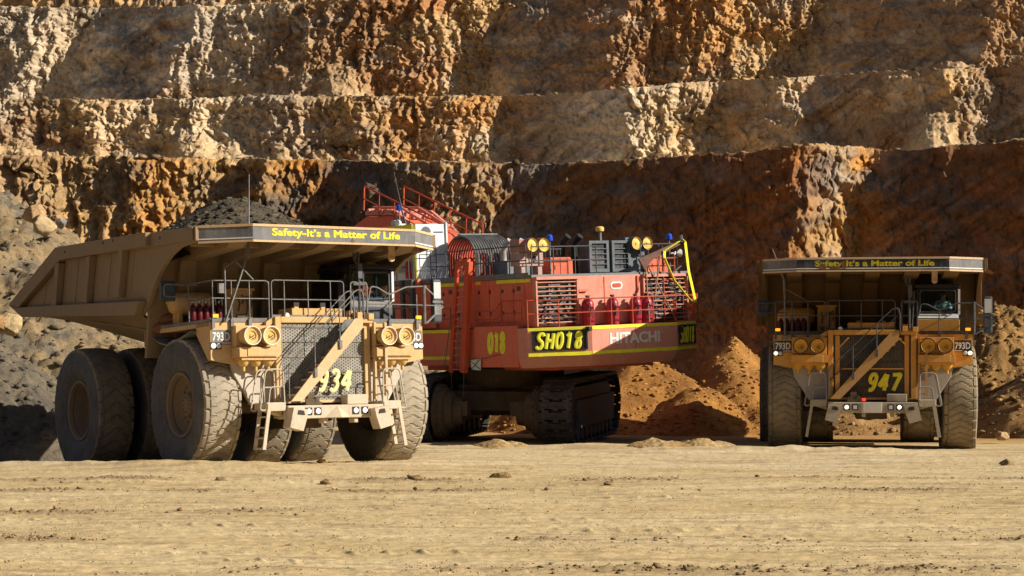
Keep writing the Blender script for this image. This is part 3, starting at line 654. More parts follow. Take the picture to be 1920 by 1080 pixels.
    for yy in (-2.63, -2.10):
        if yy > -2.5: m.tube([(-1.40,yy,2.2),(.80,yy,4.32)], .014, 6)
        m.tube(roundrail([(-1.40,yy,1.72),(-1.40,yy,2.60),(.62,yy,4.52),(.80,yy,4.55),(.86,yy,4.3),(.86,yy,3.75)], .16), .017, 6)
        for x, z in (((-.63,2.32),(.12,3.05)) if yy < -2.5 else ()): m.cyl((x,yy,z), (x,yy,z+.98), .016, 6); m.bx(x-.04,x+.04,yy-.045,yy+.045,z-.06,z+.16)
    part('stair_handrail', m, ST, stair, smooth=True)
    # vertical ladder beside the radiator
    m = MB(); m.bx(1.44,1.50,-2.12,-2.02,1.66,3.72); m.bx(1.66,1.73,-2.3,-2.2,1.75,3.7)
    for k in range(9): m.tube([(1.47,-2.07,1.8+k*.22),(1.69,-2.25,1.8+k*.22)], .02, 6)
    part('side_ladder', m, mats['stair'])
    # deck: floor, front panels, badges, head lamps, air cleaners
    for s in (-1, 1):
        x0, x1 = s*3.17, s*1.43
        m = MB(); m.prism([(s*3.17,3.72),(s*3.17,2.74),(s*2.6,2.64),(s*1.43,2.66),(s*1.43,3.72)], 1, -1.75, -1.69)
        m.prism([(-1.69,3.72),(-1.69,2.74),(-1.58,2.74),(-.9,3.45),(-.9,3.72)], 0, s*3.17, s*3.12)
        m.bx(s*3.17, s*1.43, -1.69, 1.7, 3.60, 3.72); d = part('deck', m, A, bevel=.012)
        m = MB(); m.bx(s*3.17, s*1.45, -1.77, -1.68, 3.722, 3.83); m.bx(s*3.17, s*1.0, -1.68, 1.7, 3.722, 3.80); part('deck_edge', m, mats['edge'], d)
        m = MB(); m.bx(s*3.145, s*2.58, -1.757, -1.752, 3.14, 3.52); bd = part('badge_panel', m, BAND, d)
        m = MB(); m.bx(s*3.14, s*2.59, -1.762, -1.758, 3.17, 3.195); part('badge_stripe', m, M['letter_grey'], bd)
        xa = -3.11 if s < 0 else 2.62
        text('badge_lettering', '793D', M['letter_grey'], bd, xa, xa+.49, 3.235, 3.46, -1.758, .022, 0)
        hx = s*3.02; m = MB(); m.bx(hx-.15, hx+.15, -1.775, -1.752, 3.02, 3.20); hb = part('headlight', m, M['black'], d)
        for q, on in ((-.075, s < 0), (.075, s > 0)):
            m = MB(); m.lathe([(0,.035),(.05,.028),(.07,0),(.07,-.01)], (hx+q,-1.777,3.11), (0,-1,0), 16); part('lamp_lens', m, M['lamp_on'] if (on or (dusty and s > 0)) else M['lamp_off'], hb, smooth=True)
        c = s*2.015
        m = MB(); m.bx(c-.56, c+.56, -2.02, -1.752, 3.07, 3.62); m.bx(c-.58, c+.58, -2.25, -1.752, 2.80, 3.06); m.bx(c-.50,c+.50,-2.2,-1.752,2.72,2.80); m.bx(c-.36,c+.44,-2.27,-2.252,2.82,3.05); ab = part('air_cleaner', m, A, bevel=.015)
        for q in (-.27, .27):
            m = MB(); m.lathe([(.225,.0),(.235,.32),(.245,.34),(.245,.37),(.215,.375),(.205,.355),(.195,.335),(.13,.325),(.12,.30),(.05,.295),(.04,.32),(0,.32)], (c+q,-2.02,3.34), (0,-1,0), 32); k = part('filter_canister', m, mats['filter'], ab, smooth=True)
            m = MB(); m.tube([(c+q+.235*math.cos(t*math.pi/16), -2.395, 3.34+.235*math.sin(t*math.pi/16)) for t in range(32)], .016, 6, closed=True); part('filter_band', m, M['letter_grey'] if dusty else M['black'], k, smooth=True)
            m = MB(); m.bar((c+q-.04,-2.345,3.29),(c+q+.06,-2.345,3.35),.022); m.bar((c+q+.02,-2.34,3.25),(c+q+.07,-2.34,3.29),.02); part('wing_nut', m, M['black'], k)
        for q in (-.35, 0, .35):
            m = MB(); m.lathe([(.17,0),(.165,-.04),(.09,-.14),(.045,-.16),(.045,-.26),(.03,-.28),(0,-.28)], (c+q,-1.98,2.72), (0,0,1), 16); part('dust_cup', m, mats['filter'], ab, smooth=True)
        m = MB(); m.bx(s*3.03-.08, s*3.03+.08, -1.82, -1.772, 3.83, 3.92); part('amber_lamp', m, M['amber'], d, bevel=.01)
        # mud guard behind the front panel
        m = MB(); pr = [(-.95,3.5),(-.5,3.40),(0,3.30),(.5,3.22),(1.0,3.30),(1.45,3.48)]
        m.prism(pr + [(y, z+.03) for y, z in reversed(pr)], 0, s*3.35, s*2.5); part('mud_guard', m, M['navy_dusty'])
    # deck rails
    m = MB(); rr = .018
    def posts(L, zt, y=-1.80):
        for x in L: m.cyl((x,y,3.70), (x,y,zt), rr, 6); m.bx(x-.04,x+.04,y-.03,y+.03,3.56,3.80)
    m.tube(roundrail([(-3.12,-.4,4.78),(-3.12,-1.80,4.78),(-1.50,-1.80,4.80),(-1.50,-1.80,3.7)], .12), rr, 6); m.tube([(-3.12,-.4,4.33),(-3.12,-1.80,4.33),(-1.5,-1.80,4.33)], rr, 6)
    posts((-3.10,-2.57,-2.06,-1.5), 4.78); m.cyl((-3.12,-.4,3.7),(-3.12,-.4,4.78),rr,6)
    m.tube(roundrail([(-1.42,-1.80,3.8),(-1.42,-1.80,4.82),(.72,-1.80,4.82),(.72,-1.80,3.8)], .1), rr, 6); m.tube([(-1.42,-1.80,4.32),(.72,-1.80,4.32)], rr, 6); posts((-1.05,-.35,.32), 4.81)
    m.tube(roundrail([(.93,-1.80,3.8),(.93,-1.80,4.80),(1.43,-1.80,4.80),(1.43,-1.80,3.8)], .08), .026, 6); m.tube([(.93,-1.80,4.32),(1.43,-1.80,4.32)], rr, 6)
    m.tube(roundrail([(1.46,-1.80,4.30),(1.55,-1.80,4.70),(1.75,-1.80,4.68),(2.12,-1.80,4.48),(2.65,-1.80,4.70),(3.30,-1.80,4.73)], .08), .024, 6); m.tube([(1.46,-1.80,4.23),(3.24,-1.80,4.21),(3.84,-1.75,4.2)], rr, 6)
    posts((2.12,2.98), 4.5); m.cyl((3.22,-1.80,3.7),(3.22,-1.80,4.76),.045,8); m.tube([(3.2,-1.8,4.73),(3.2,.2,4.73)],rr,6); m.tube([(3.2,-1.8,4.2),(3.2,.2,4.2)],rr,6)
    part('deck_rail', m, ST, smooth=True)
    # mirrors
    m = MB(); m.bx(3.52,3.80,-1.78,-1.60,3.74,4.93); mr = part('mirror', m, M['mirror_back'], bevel=.05)
    m = MB(); m.tube([(3.22,-1.8,4.73),(3.86,-1.72,4.28)], .03, 6); m.tube([(3.27,-1.8,3.72),(3.86,-1.72,4.18)], .035, 6); m.bx(3.50,3.82,-1.795,-1.785,4.28,4.34); m.bx(3.55,3.77,-1.80,-1.782,3.95,4.22); part('mirror_arm', m, ST, mr)
    m = MB(); m.bx(3.55,3.77,-1.785,-1.781,4.4,4.85); part('mirror_glass', m, M['lamp_off'], mr)
    m = MB(); m.bx(-3.76,-3.34,-.10,.03,4.36,4.90); ml = part('mirror', m, M['mirror_back'], bevel=.04)
    m = MB(); m.tube(roundrail([(-2.75,-.25,4.78),(-3.70,-.15,4.80),(-3.70,-.15,4.48),(-2.75,-.25,4.46)], .1), .025, 6); part('mirror_arm', m, ST, ml, smooth=True)
    m = MB(); m.bx(-3.70,-3.40,-.108,-.102,4.42,4.84); part('mirror_glass', m, mats['mirror'], ml)
    # masts
    m = MB()
    if dusty:
        m.tube([(-2.78,-1.86,3.72),(-2.12,-1.86,5.42)], .028, 6); m.tube([(-2.12,-1.86,5.42),(-2.06,-1.84,5.75),(-1.98,-1.8,7.55)], [.045,.03,.012], 6)
        m.tube([(-2.75,-1.82,3.75),(-2.75,-1.82,5.1),(-2.4,-1.82,5.35)], .025, 6); m.tube([(-2.45,-1.84,5.3),(-1.95,-1.82,4.82)], .022, 6); m.cyl((-2.12,-1.86,5.35),(-2.1,-1.86,5.62),.06,8); m.bx(-2.98,-2.84,-1.95,-1.85,4.45,4.70)
    else:
        m.tube([(-2.80,-1.84,3.62),(-2.81,-1.84,5.2)], .03, 6); m.tube([(-2.81,-1.84,5.05),(-2.83,-1.84,5.5),(-3.2,-1.84,6.5)], [.05,.035,.012], 6); m.tube([(-2.78,-1.84,5.2),(-2.1,-1.82,4.82)], .01, 5)
        m.bx(-2.9,-2.72,-1.9,-1.76,3.55,3.68)
    part('radio_antenna', m, M['steel_lit'], smooth=True)
    m = MB(); m.cyl((1.18,-1.83,3.66),(1.18,-1.83,6.08),.035,8); m.cyl((1.18,-1.83,6.08),(1.18,-1.83,6.11),.07,10); m.bx(1.13,1.26,-1.9,-1.8,4.9,5.3); m.cyl((1.07,-1.83,5.38),(1.07,-1.83,5.58),.055,10); m.bar((1.07,-1.83,5.36),(1.18,-1.83,5.2),.03); m.bx(1.0,1.36,-1.86,-1.8,4.72,4.80); m.tube([(1.25,-1.83,3.75),(1.33,-1.83,5.1)],.02,6)
    part('camera_mast', m, M['steel'], smooth=True)
    m = MB(); m.bx(.9,1.42,-2.1,-1.72,3.70,3.80); m.bx(.95,1.1,-2.12,-1.8,3.80,3.98); m.bx(1.28,1.44,-2.14,-1.8,3.78,3.95); m.bx(.93,1.3,-1.72,-1.5,3.80,4.05); part('landing', m, A, bevel=.01)
    # left deck gear
    m = MB(); m.lathe([(0,-.64),(.12,-.63),(.25,-.55),(.31,-.42),(.32,.3),(.31,.5),(.2,.62),(0,.63)], (-2.47,.9,4.36), (1,0,0), 28); m.bx(-2.9,-2.8,.7,1.1,3.8,4.15); m.bx(-2.1,-2.0,.7,1.1,3.8,4.15); tk = part('hydraulic_tank', m, A, smooth=True)
    if dusty: brush('tank_lettering', '934', M['lime'], tk, -.25, .22, 4.36, 4.52, 0, .022, .2, 1, Matrix.Translation((-3.06,.9,0)) @ Matrix.Rotation(R(-90),4,'Z'))
    for k in range(5):
        x = -2.96+k*.188; m = MB(); m.lathe([(0,0),(.085,.0),(.09,.03),(.09,.36),(.06,.43),(.03,.45),(.03,.5),(0,.5)], (x,-.3,3.80), (0,0,1), 14); b = part('fire_bottle', m, M['redbottle'], smooth=True)
        m = MB(); m.cyl((x,-.3,4.29),(x,-.3,4.36),.025,6); m.tube([(x,-.3,4.34),(x+.07,-.35,4.42),(x+.1,-.3,4.25)], .012, 5); part('valve', m, M['lamp_off'], b)
    m = MB(); m.bx(-1.75,-1.17,-.2,.25,3.80,4.72); m.bx(-1.8,-1.12,-.25,-.15,4.66,4.72); cb = part('control_cabinet', m, mats['hood'], bevel=.01)
    m = MB()
    for x, z, h in ((-1.62,4.1,.4),(-1.5,4.3,.25),(-1.38,4.0,.5),(-1.25,4.2,.35)): m.tube([(x,-.25,z),(x+.03,-.28,z+h*.5),(x,-.25,z+h)], .022, 5)
    m.bx(-1.66,-1.4,-.27,-.21,3.9,4.02); m.bx(-1.4,-1.28,-.27,-.21,4.4,4.5); part('hose_set', m, M['under'], cb)
    m = MB(); m.bx(-.78,.72,-1.70,-.9,3.80,4.10); m.bx(-.5,-.36,-1.3,-1.1,4.1,4.17); m.bx(.3,.44,-1.3,-1.1,4.1,4.17); part('engine_cover', m, mats['hood'], bevel=.015)
    m = MB(); m.bx(-1.42,.72,-1.78,-1.6,3.862,3.92); part('cover_edge', m, mats['edge'])
    if dusty:
        for x in (-.43,.36):
            m = MB(); m.cyl((x,-1.2,4.1),(x,-1.2,4.18),.05,8); m.bx(x-.08,x+.08,-1.3,-1.16,4.18,4.28); part('work_lamp', m, M['black'])
    m = MB(); m.lathe([(0,-.06),(.06,-.05),(.075,0),(.06,.05),(0,.06)], (-1.02,-1.85,3.9), (0,-1,0), 12); part('horn', m, M['letter_grey'], smooth=True)
    # exhaust stubs
    for z, y in ((3.98,1.45),(3.78,1.35)):
        m = MB(); m.tube([(-2.3,y-.3,z),(-2.85,y-.1,z),(-3.28,y+.25,z-.06)], .17, 14); part('exhaust_pipe', m, plain('exhaust_rust', (.22,.10,.055), .8, 0, .3, 8), smooth=True)
    # cab
    m = MB(); x0, x1, y0, y1, z0, zs, zt = 1.46, 2.80, -.8, 1.2, 3.80, 4.42, 5.25
    m.bx(x0,x1,y0+.02,y1,z0,zs); m.bx(x0-.06,x1+.04,y0-.12,y1+.1,zt,zt+.12)
    for x in (x0,x1-.09): m.bx(x,x+.09,y0,y0+.1,zs,zt); m.bx(x,x+.09,y1-.1,y1,zs,zt); m.bx(x,x+.07,-.05,.05,zs,zt)
    m.bx(x0+.09,x1-.09,y0,y0+.09,zt-.10,zt); m.bx(x0+.09,x1-.09,y1-.08,y1,zs,zt); m.bx(x0-.3,x0,-.7,.8,3.8,5.0); m.bx(x0,x0+.05,y0+.1,y1-.1,zs,zs+.35)
    cab = part('cab', m, M['cab_black'], bevel=.02)
    m = MB(); m.tube(roundrail([(x0+.1,y0-.012,zs+.03),(x0+.1,y0-.012,zt-.08),(x1-.1,y0-.012,zt-.08),(x1-.1,y0-.012,zs+.03),(x0+.1,y0-.012,zs+.03)], .12), .022, 6); part('window_trim', m, M['steel'], cab, smooth=True)
    m = MB(); m.bx(x0+.09,x1-.09,y0+.03,y0+.036,zs,zt-.10); part('windscreen', m, M['glass'], cab)
    m = MB(); m.bx(x1-.05,x1-.044,y0+.1,-.05,zs,zt); m.bx(x1-.05,x1-.044,.05,y1-.1,zs,zt); part('side_window', m, M['glass'], cab)
    m = MB(); m.bx(x1-.02,x1+.05,y0-.03,y0+.02,zs-.05,zt-.05); part('door_pillar', m, M['white'], cab)
    m = MB(); m.bx(x0,x1+.03,y0-.10,y0+.0,3.81,4.20); part('cab_front_panel', m, M['navy'] if dusty else A, cab, bevel=.01)
    m = MB(); m.prism([(-.9,4.205),(-.9,4.24),(-.81,4.41),(-.79,4.41),(-.79,4.205)], 0, x0+.02, x1); part('cowl', m, M['steel_lit'] if dusty else M['letter_grey'], cab)
    m = MB(); m.bar((x0+.2,-.86,4.44),(x1-.25,-.86,4.40),.025); m.bar((x1-.3,-.85,4.42),(x1-.1,-.84,4.7),.02); part('wiper', m, M['black'], cab)
    m = MB(); m.bx(x0+.1,x1-.1,y0+.1,-.55,zs,zs+.10); part('dashboard', m, M['lining'], cab, bevel=.03)
    m = MB(); m.tube([(2.3+.19*math.cos(k*math.pi/10),-.62-.07*math.sin(k*math.pi/10),4.60+.17*math.sin(k*math.pi/10)) for k in range(20)], .016, 6, closed=True); m.cyl((2.3,-.62,4.6),(2.3,-.75,4.45),.03,8); m.bar((2.12,-.62,4.6),(2.48,-.62,4.6),.02); part('steering_wheel', m, M['black'], cab)
    m = MB(); m.bx(2.05,2.55,-.25,.25,4.22,4.36); m.bx(2.07,2.53,.2,.32,4.36,5.0); part('driver_seat', m, M['black'], cab, bevel=.04)
    # dump body
    m = MB()
    side = [(11.1,5.0),(7.2,6.35),(.75,6.2),(-1.9,6.14),(-1.9,5.78),(-.9,5.70),(-.35,5.55),(.1,5.33),(.5,5.05),(.85,4.72),(1.15,4.37),(1.6,4.1),(10.0,4.6)]
    for s in (-1, 1): m.prism(side, 0, s*3.46, s*3.58)
    sec = [(1.65,4.15,2.95),(4.3,4.3,3.5),(9.9,4.62,4.45),(11.1,5.0,4.95)]
    V = []
    for y, zt_, zb in sec: V += [(-3.57,y,zt_),(-2.3,y,zb),(2.3,y,zb),(3.57,y,zt_)]
    Fc = []
    for i in range(3):
        for j in range(3): a0 = i*4+j; Fc.append((a0, a0+1, a0+5, a0+4))
    m.add(V, Fc); m.add([(x, y+.02, z+.1) for x, y, z in V], [tuple(reversed(f)) for f in Fc])
    m.prism([(1.62,2.95),(1.0,5.9),(1.14,5.9),(1.76,2.95)], 1-1, -3.455, 3.455)
    bed = part('dump_body', m, BED, bevel=.01)
    for s in (-1, 1):
        m = MB(); m.prism([(11.15,5.02),(7.2,6.42),(.75,6.24),(.75,5.86),(6.9,6.02),(10.35,4.86)], 0, s*3.583, s*3.80); part('top_rail', m, BED, bed, bevel=.03)
        m = MB(); m.prism([(11.1,5.0),(10.0,4.56),(1.55,4.08),(1.22,4.46),(9.9,4.86),(10.4,4.87)], 0, s*3.583, s*3.82); part('belt_rail', m, BED, bed, bevel=.03)
        for y in (8.4, 5.9, 3.5, 1.9):
            m = MB(); m.tube([(s*3.586,y,5.95 if y < 7 else 5.5),(s*3.586,y+.36,4.75)], .012, 5); part('weld_seam', m, BED, bed)
        m = MB(); m.tube([(s*3.05,1.72,3.66),(s*3.09,4.4,4.0),(s*3.05,9.6,4.55)], .025, 5); m.prism([(2.2,3.2),(2.9,3.3),(2.9,3.9),(2.2,3.8)], 0, s*2.75, s*2.95); part('floor_stiffener', m, BED, bed)
        for y in (7.1, 4.75, 2.45):
            m = MB(); m.prism([(y-.15,5.95),(y+.15,5.95),(y+.55,4.70),(y+.2,4.66)], 0, s*3.583, s*3.79); part('body_rib', m, BED, bed, bevel=.02)
        for y in (6.4, 3.6, 2.9, -.2):
            m = MB(); m.cyl((s*3.80,y,6.22 if y > 0 else 6.0),(s*3.81,y,6.22 if y > 0 else 6.0),.045,10); part('rail_hole', m, M['black'], bed)
        m = MB(); m.prism([(.78,6.235),(.78,5.84),(-.4,5.84),(-1.80,5.80),(-1.80,6.14)], 0, s*3.583, s*3.64); part('canopy_rail', m, BED, bed, bevel=.02)
    m = MB(); m.prism([(-3.46,1.1),(-3.46,-1.9),(-2.4,-2.72),(2.4,-2.72),(3.46,-1.9),(3.46,1.1)], 2, 5.90, 5.98); part('canopy', m, BED, bed)
    m = MB()
    for x in (-2.5,-1.25,0,1.25,2.5):
        w = .24; yf = -2.66 if abs(x) < 2 else -2.25; m.prism([(yf,5.897),(yf,5.78),(-1.9,5.62),(.85,5.5),(1.35,3.2),(1.58,3.1),(.99,5.897)], 0, x-w, x+w)
    m.bx(-3.4,3.4,-1.35,-1.15,5.70,5.897); part('canopy_beam', m, BED, bed, bevel=.015)
    # fascia with its band and safety lettering
    fx = [(-3.50,-1.88),(-2.41,-2.78),(2.37,-2.78),(3.48,-1.88)]
    m = MB()
    for i in range(3):
        (xa, ya), (xb, yb) = fx[i], fx[i+1]; L = math.hypot(xb-xa, yb-ya); nx, ny = (yb-ya)/L, -(xb-xa)/L
        m.prism([(xa,ya),(xb,yb),(xb-nx*.07,yb-ny*.07),(xa-nx*.07,ya-ny*.07)], 2, 5.72, 6.155)
        m.prism([(xa+nx*.03,ya+ny*.03),(xb+nx*.03,yb+ny*.03),(xb+nx*.002,yb+ny*.002),(xa+nx*.002,ya+ny*.002)], 2, 6.10, 6.165)
        m.prism([(xa+nx*.03,ya+ny*.03),(xb+nx*.03,yb+ny*.03),(xb+nx*.002,yb+ny*.002),(xa+nx*.002,ya+ny*.002)], 2, 5.705, 5.755)
    fa = part('fascia', m, mats['fascia'], bed)
    for i in range(3):
        (xa, ya), (xb, yb) = fx[i], fx[i+1]; L = math.hypot(xb-xa, yb-ya); nx, ny = (yb-ya)/L, -(xb-xa)/L; o1, o2 = .004, .012
        bm_ = MB(); bm_.prism([(xa+nx*o2,ya+ny*o2),(xb+nx*o2,yb+ny*o2),(xb+nx*o1,yb+ny*o1),(xa+nx*o1,ya+ny*o1)], 2, 5.758, 6.098)
        part('sign_band', bm_, (mats['band_side'] if i != 1 else BAND), fa)
        if i == 1 and dusty: continue
        sm = MB(); o1, o2 = .014, .018; sm.prism([(xa+nx*o2,ya+ny*o2),(xb+nx*o2,yb+ny*o2),(xb+nx*o1,yb+ny*o1),(xa+nx*o1,ya+ny*o1)], 2, 5.795, 5.825); part('band_stripe', sm, M['white'], fa)
    tx = (-1.92, 1.92) if dusty else (-1.83, 1.92)
    text('safety_lettering', 'Safety-It\u2019s a Matter of Life', M['yellow_letter'] if dusty else plain('old_yellow', (.5,.4,.02), .6, 0, .3, 9), fa, tx[0]+(.0 if not dusty else .05), tx[1], 5.815, 6.07, -2.793, .034)
    m = MB()
    if dusty: m.prism([(.42,5.76),(.47,5.87),(.53,5.76)], 1, -2.80, -2.797)
    else:
        m.prism([(-1.72,5.83),(-1.6,6.0),(-1.5,5.9),(-1.47,5.80),(-1.7,5.78)], 1, -2.805, -2.801); m.prism([(-1.0,6.03),(-.87,6.06),(-.85,5.8),(-.97,5.8)], 1, -2.805, -2.801); m.prism([(-1.3,5.86),(-1.05,5.86),(-1.0,5.8),(-1.4,5.79)], 1, -2.805, -2.801)
    part('scraped_patch', m, plain('rust_scrape', (.16,.08,.04), .9, 0, .3, 14), fa)
    m = MB(); m.bx(1.86,2.04,-2.3,-2.24,5.42,5.75); m.cyl((1.95,-2.3,5.42),(1.95,-2.24,5.42),.09,16); part('hanging_bar', m, mats['fascia'], bed)
    if not dusty:
        m = MB(); m.prism([(3.6,6.0),(3.9,5.93),(4.08,5.82),(4.03,5.76),(3.6,5.86)], 1, 1.0, 1.06); part('side_deflector', m, BED, bed)
    return T

# ------------------------------------------------------------------ people (seated drivers)
def skinned(name, V, E, rad, mat, parent=None, sub=1):
    me = bpy.data.meshes.new(name); me.from_pydata(V, E, []); o = bpy.data.objects.new(name, me); COL.objects.link(o)
    s = o.modifiers.new('Skin', 'SKIN'); s.use_smooth_shade = True
    if not me.skin_vertices: me.attributes  # layer is made by the modifier
    for i, sv in enumerate(me.skin_vertices[0].data): r = rad[i]; sv.radius = r if isinstance(r, tuple) else (r, r); sv.use_root = (i == 0)
    q = o.modifiers.new('Sub', 'SUBSURF'); q.levels = sub; q.render_levels = sub
    me.materials.append(mat)
    if parent: o.parent = parent
    return o
def driver(label, P, local, shirt, hat, vest=None, lean=0.0):
    M4 = Matrix.Translation(P['loc']) @ (Matrix.Rotation(P['rot'][2],4,'Z') @ Matrix.Rotation(P['rot'][1],4,'Y') @ Matrix.Rotation(P['rot'][0],4,'X')) @ Matrix.Translation(local)
    V = [(0,0,.02),(lean*.3,.03,.22),(lean*.7,.04,.42),(lean,.02,.53),(lean,0,.62),(lean,-.02,.74),(lean,-.115,.665)]; rd = [(.16,.12),(.15,.11),(.17,.11),.06,(.075,.085),(.08,.09),.018]
    E = [(0,1),(1,2),(2,3),(3,4),(4,5),(4,6)]
    for s in (-1, 1):
        k = len(V); V += [(s*.19+lean*.7,.04,.44),(s*.27+lean*.6,-.12,.24),(s*.19,-.36,.27),(s*.17,-.43,.30)]; rd += [.065,.048,.034,.03]; E += [(2,k),(k,k+1),(k+1,k+2),(k+2,k+3)]
        for f, (dx, dy, dz) in enumerate(((-.03,-.07,.03),(-.01,-.085,.02),(.01,-.08,.01),(.03,-.065,0),(-.05,-.02,.04))):
            V.append((s*.17+dx*s,-.43+dy,.30+dz)); rd.append(.010); E.append((k+3, len(V)-1))
        k = len(V); V += [(s*.10,-.05,.0),(s*.13,-.45,.04),(s*.13,-.50,-.16)]; rd += [.095,.07,.055]; E += [(0,k),(k,k+1),(k+1,k+2)]
    o = skinned('person', V, E, rd, M['skin']); o.matrix_world = M4; tag(o, label, 'person')
    SV = [(0,0,.0),(lean*.3,.03,.22),(lean*.7,.04,.42),(lean,.02,.51)]; SR = [(.175,.135),(.165,.125),(.185,.125),.075]; SE = [(0,1),(1,2),(2,3)]
    for s in (-1, 1):
        k = len(SV); SV += [(s*.19+lean*.7,.04,.44),(s*.27+lean*.6,-.12,.24),(s*.20,-.33,.268)]; SR += [.078,.062,.046]; SE += [(2,k),(k,k+1),(k+1,k+2)]
    skinned('shirt', SV, SE, SR, shirt, o)
    m = MB(); m.lathe([(.105,0),(.108,.03),(.095,.09),(.05,.125),(0,.13)], (lean,-.01,.735), (0,0,1), 18); m.bx(lean-.07,lean+.07,-.2,-.1,.735,.75); m.build('hat', hat, o, smooth=True)
    m = MB()
    for s in (-1, 1): m.lathe([(0,.02),(.014,.01),(.018,0)], (lean+s*.035,-.085,.695), (0,-1,0), 8)
    m.build('eye', M['black'], o)
    if vest:
        skinned('vest', [(0,0,.02),(lean*.3,.03,.22),(lean*.7,.04,.43)], [(0,1),(1,2)], [(.185,.145),(.178,.137),(.20,.14)], vest, o)
    return o

# ------------------------------------------------------------------ face shovel
def make_shovel():
    T = empty('mining_shovel', (4.38, 70.5, 0.0), (0, R(-2.69), R(36.25)))
    tag(T, 'red hydraulic mining shovel with HITACHI on its counterweight, between the two haul trucks', 'mining shovel')
    RED_ = paint('shovel_red', (.72,.11,.05), (.60,.27,.17), .20, 2.7, 5.5, .16, .5)
    PINK = paint('faded_red', (.62,.16,.10), (.60,.37,.29), .42, 2.7, 5.8, .10, .6)
    RAIL = plain('red_rail', (.42,.07,.03), .5, 0, .3); BAR = plain('dusty_bar', (.50,.22,.15), .6, 0, .3)
    GREY = plain('dark_grey_rail', (.06,.065,.07), .5); DECK = plain('deck_grey', (.16,.17,.18), .6); DK = M['black']
    TRK = paint('track_steel', (.045,.043,.045), (.20,.15,.11), .12, 0, 2.5, .18, .6); WH = paint('cab_white', (.74,.74,.74), (.5,.44,.38), .05, 0, 1, 0, .4, True)
    LOUV = plain('louvre_grey', (.10,.115,.13), .5); YEL = paint('yellow_lens', (.75,.50,.10), (.6,.45,.25), .15, 0, 1, 0)
    LIME = worn('chipped_lime', (.84,.81,.04), (.20,.15,.09), .55, 7)
    def part(name, m, mat, parent=T, bevel=0, smooth=False): return m.build(name, mat, parent, bevel, smooth)
    # --- undercarriage, swung about the slew ring
    U = Matrix.Translation((-.95, 6.0, .10)) @ Matrix.Rotation(R(-14-36.25), 4, 'Z') @ Matrix.Rotation(R(2.0), 4, 'Y')
    def trk(x):
        m = MB(); Ls, r, w = 3.3, 1.15, .57; per = 4*Ls+2*math.pi*r; n = 54
        for i in range(n):
            d = per*i/n
            if d < 2*Ls: p = (-Ls+d, 2*r); a = 0
            elif d < 2*Ls+math.pi*r: q = (d-2*Ls)/r; p = (Ls+r*math.sin(q), r+r*math.cos(q)); a = -q
            elif d < 4*Ls+math.pi*r: p = (Ls-(d-2*Ls-math.pi*r), 0); a = -math.pi
            else: q = (d-4*Ls-math.pi*r)/r; p = (-Ls-r*math.sin(q), r-r*math.cos(q)); a = -math.pi-q
            t = Vector((0, math.cos(a), math.sin(a))); nn = Vector((0, -math.sin(a), math.cos(a))); Mx = Matrix((Vector((1,0,0)), t, nn)).transposed()
            c = Vector((x, p[0], p[1]))
            m.obx(c-nn*.05, (w*2, per/n*.62, .10), Mx)
            for q in (-.30, .32): m.obx(c-nn*.02+t*per/n*.36+Vector((q*w*2,0,0)), (.24, per/n*.34, .07), Mx)      # castellated edges
            for q in (-.40, .02, .42): m.obx(c-nn*.02-t*per/n*.36+Vector((q*w*2,0,0)), (.18, per/n*.30, .07), Mx)
            for q in (-.33, .33): m.obx(c+nn*.03+Vector((q*w*2,0,0)), (.22, .12, .03), Mx)
            m.obx(c+nn*.015, (w*2, .06, .05), Mx)
            m.obx(c-nn*.17, (.35, per/n*.8, .16), Mx)
        return m.xf(U)
    for s in (-1, 1):
        t = part('crawler_track', trk(s*2.55), TRK)
        m = MB(); x = s*2.55
        m.prism([(-3.4,.5),(-3.1,.28),(3.1,.28),(3.4,.5),(3.4,1.75),(2.8,2.0),(-2.8,2.0),(-3.4,1.6)], 0, x-.38, x+.38)
        m.prism([(-3.0,.55),(3.2,.55),(3.4,1.55),(-2.9,1.55)], 0, x+.38, x+.54); m.prism([(-3.0,.55),(3.2,.55),(3.4,1.55),(-2.9,1.55)], 0, x-.54, x-.38)
        for k in range(9): m.cyl((x-.5,-2.9+k*.72,.36),(x+.5,-2.9+k*.72,.36),.26,14)
        part('track_frame', m.xf(U), TRK, t, bevel=.03)
        m = MB(); i = -s; xi = x+i*.62
        m.lathe([(.95,0),(.98,.12),(.85,.2),(.86,.34),(.7,.4),(.62,.62),(.5,.66),(.45,.95),(0,.97)], (xi,-3.25,1.13), (i,0,0), 32)
        for k in range(24): a = k*math.pi/12; m.cyl((xi+i*.2,-3.25+.91*math.cos(a),1.13+.91*math.sin(a)), (xi+i*.26,-3.25+.91*math.cos(a),1.13+.91*math.sin(a)), .035, 6)
        m.bx(xi+i*.5, xi+i*1.15, -3.6, -3.05, 1.0, 1.5); part('final_drive', m.xf(U), M['under'], t, smooth=True)
    m = MB(); m.bx(-1.7,1.7,-1.5,1.5,.9,2.0); m.bx(-2.0,2.0,-2.3,-1.5,1.1,1.8); m.bx(-2.0,2.0,1.5,2.3,1.1,1.8); m.lathe([(1.75,1.9),(1.85,2.1),(1.85,2.55),(1.6,2.7)], (0,0,0), (0,0,1), 40); part('car_body', m.xf(U), M['under'], bevel=.04)
    # --- counterweight
    xA, yA = 3.78, 1.14
    plan = [(-xA,yA),(-1.9,0),(1.9,0),(xA,yA),(xA,1.7),(-xA,1.7)]
    m = MB(); m.prism(plan, 2, 3.12, 4.12)
    cwv = [(x, y, 3.118) for x, y in plan]; k = .22
    low = [(-xA+.1,yA+.28,2.76),(-1.82,.30,2.76),(1.82,.30,2.76),(xA-.1,yA+.28,2.76),(xA-.1,1.7,2.76),(-xA+.1,1.7,2.76)]
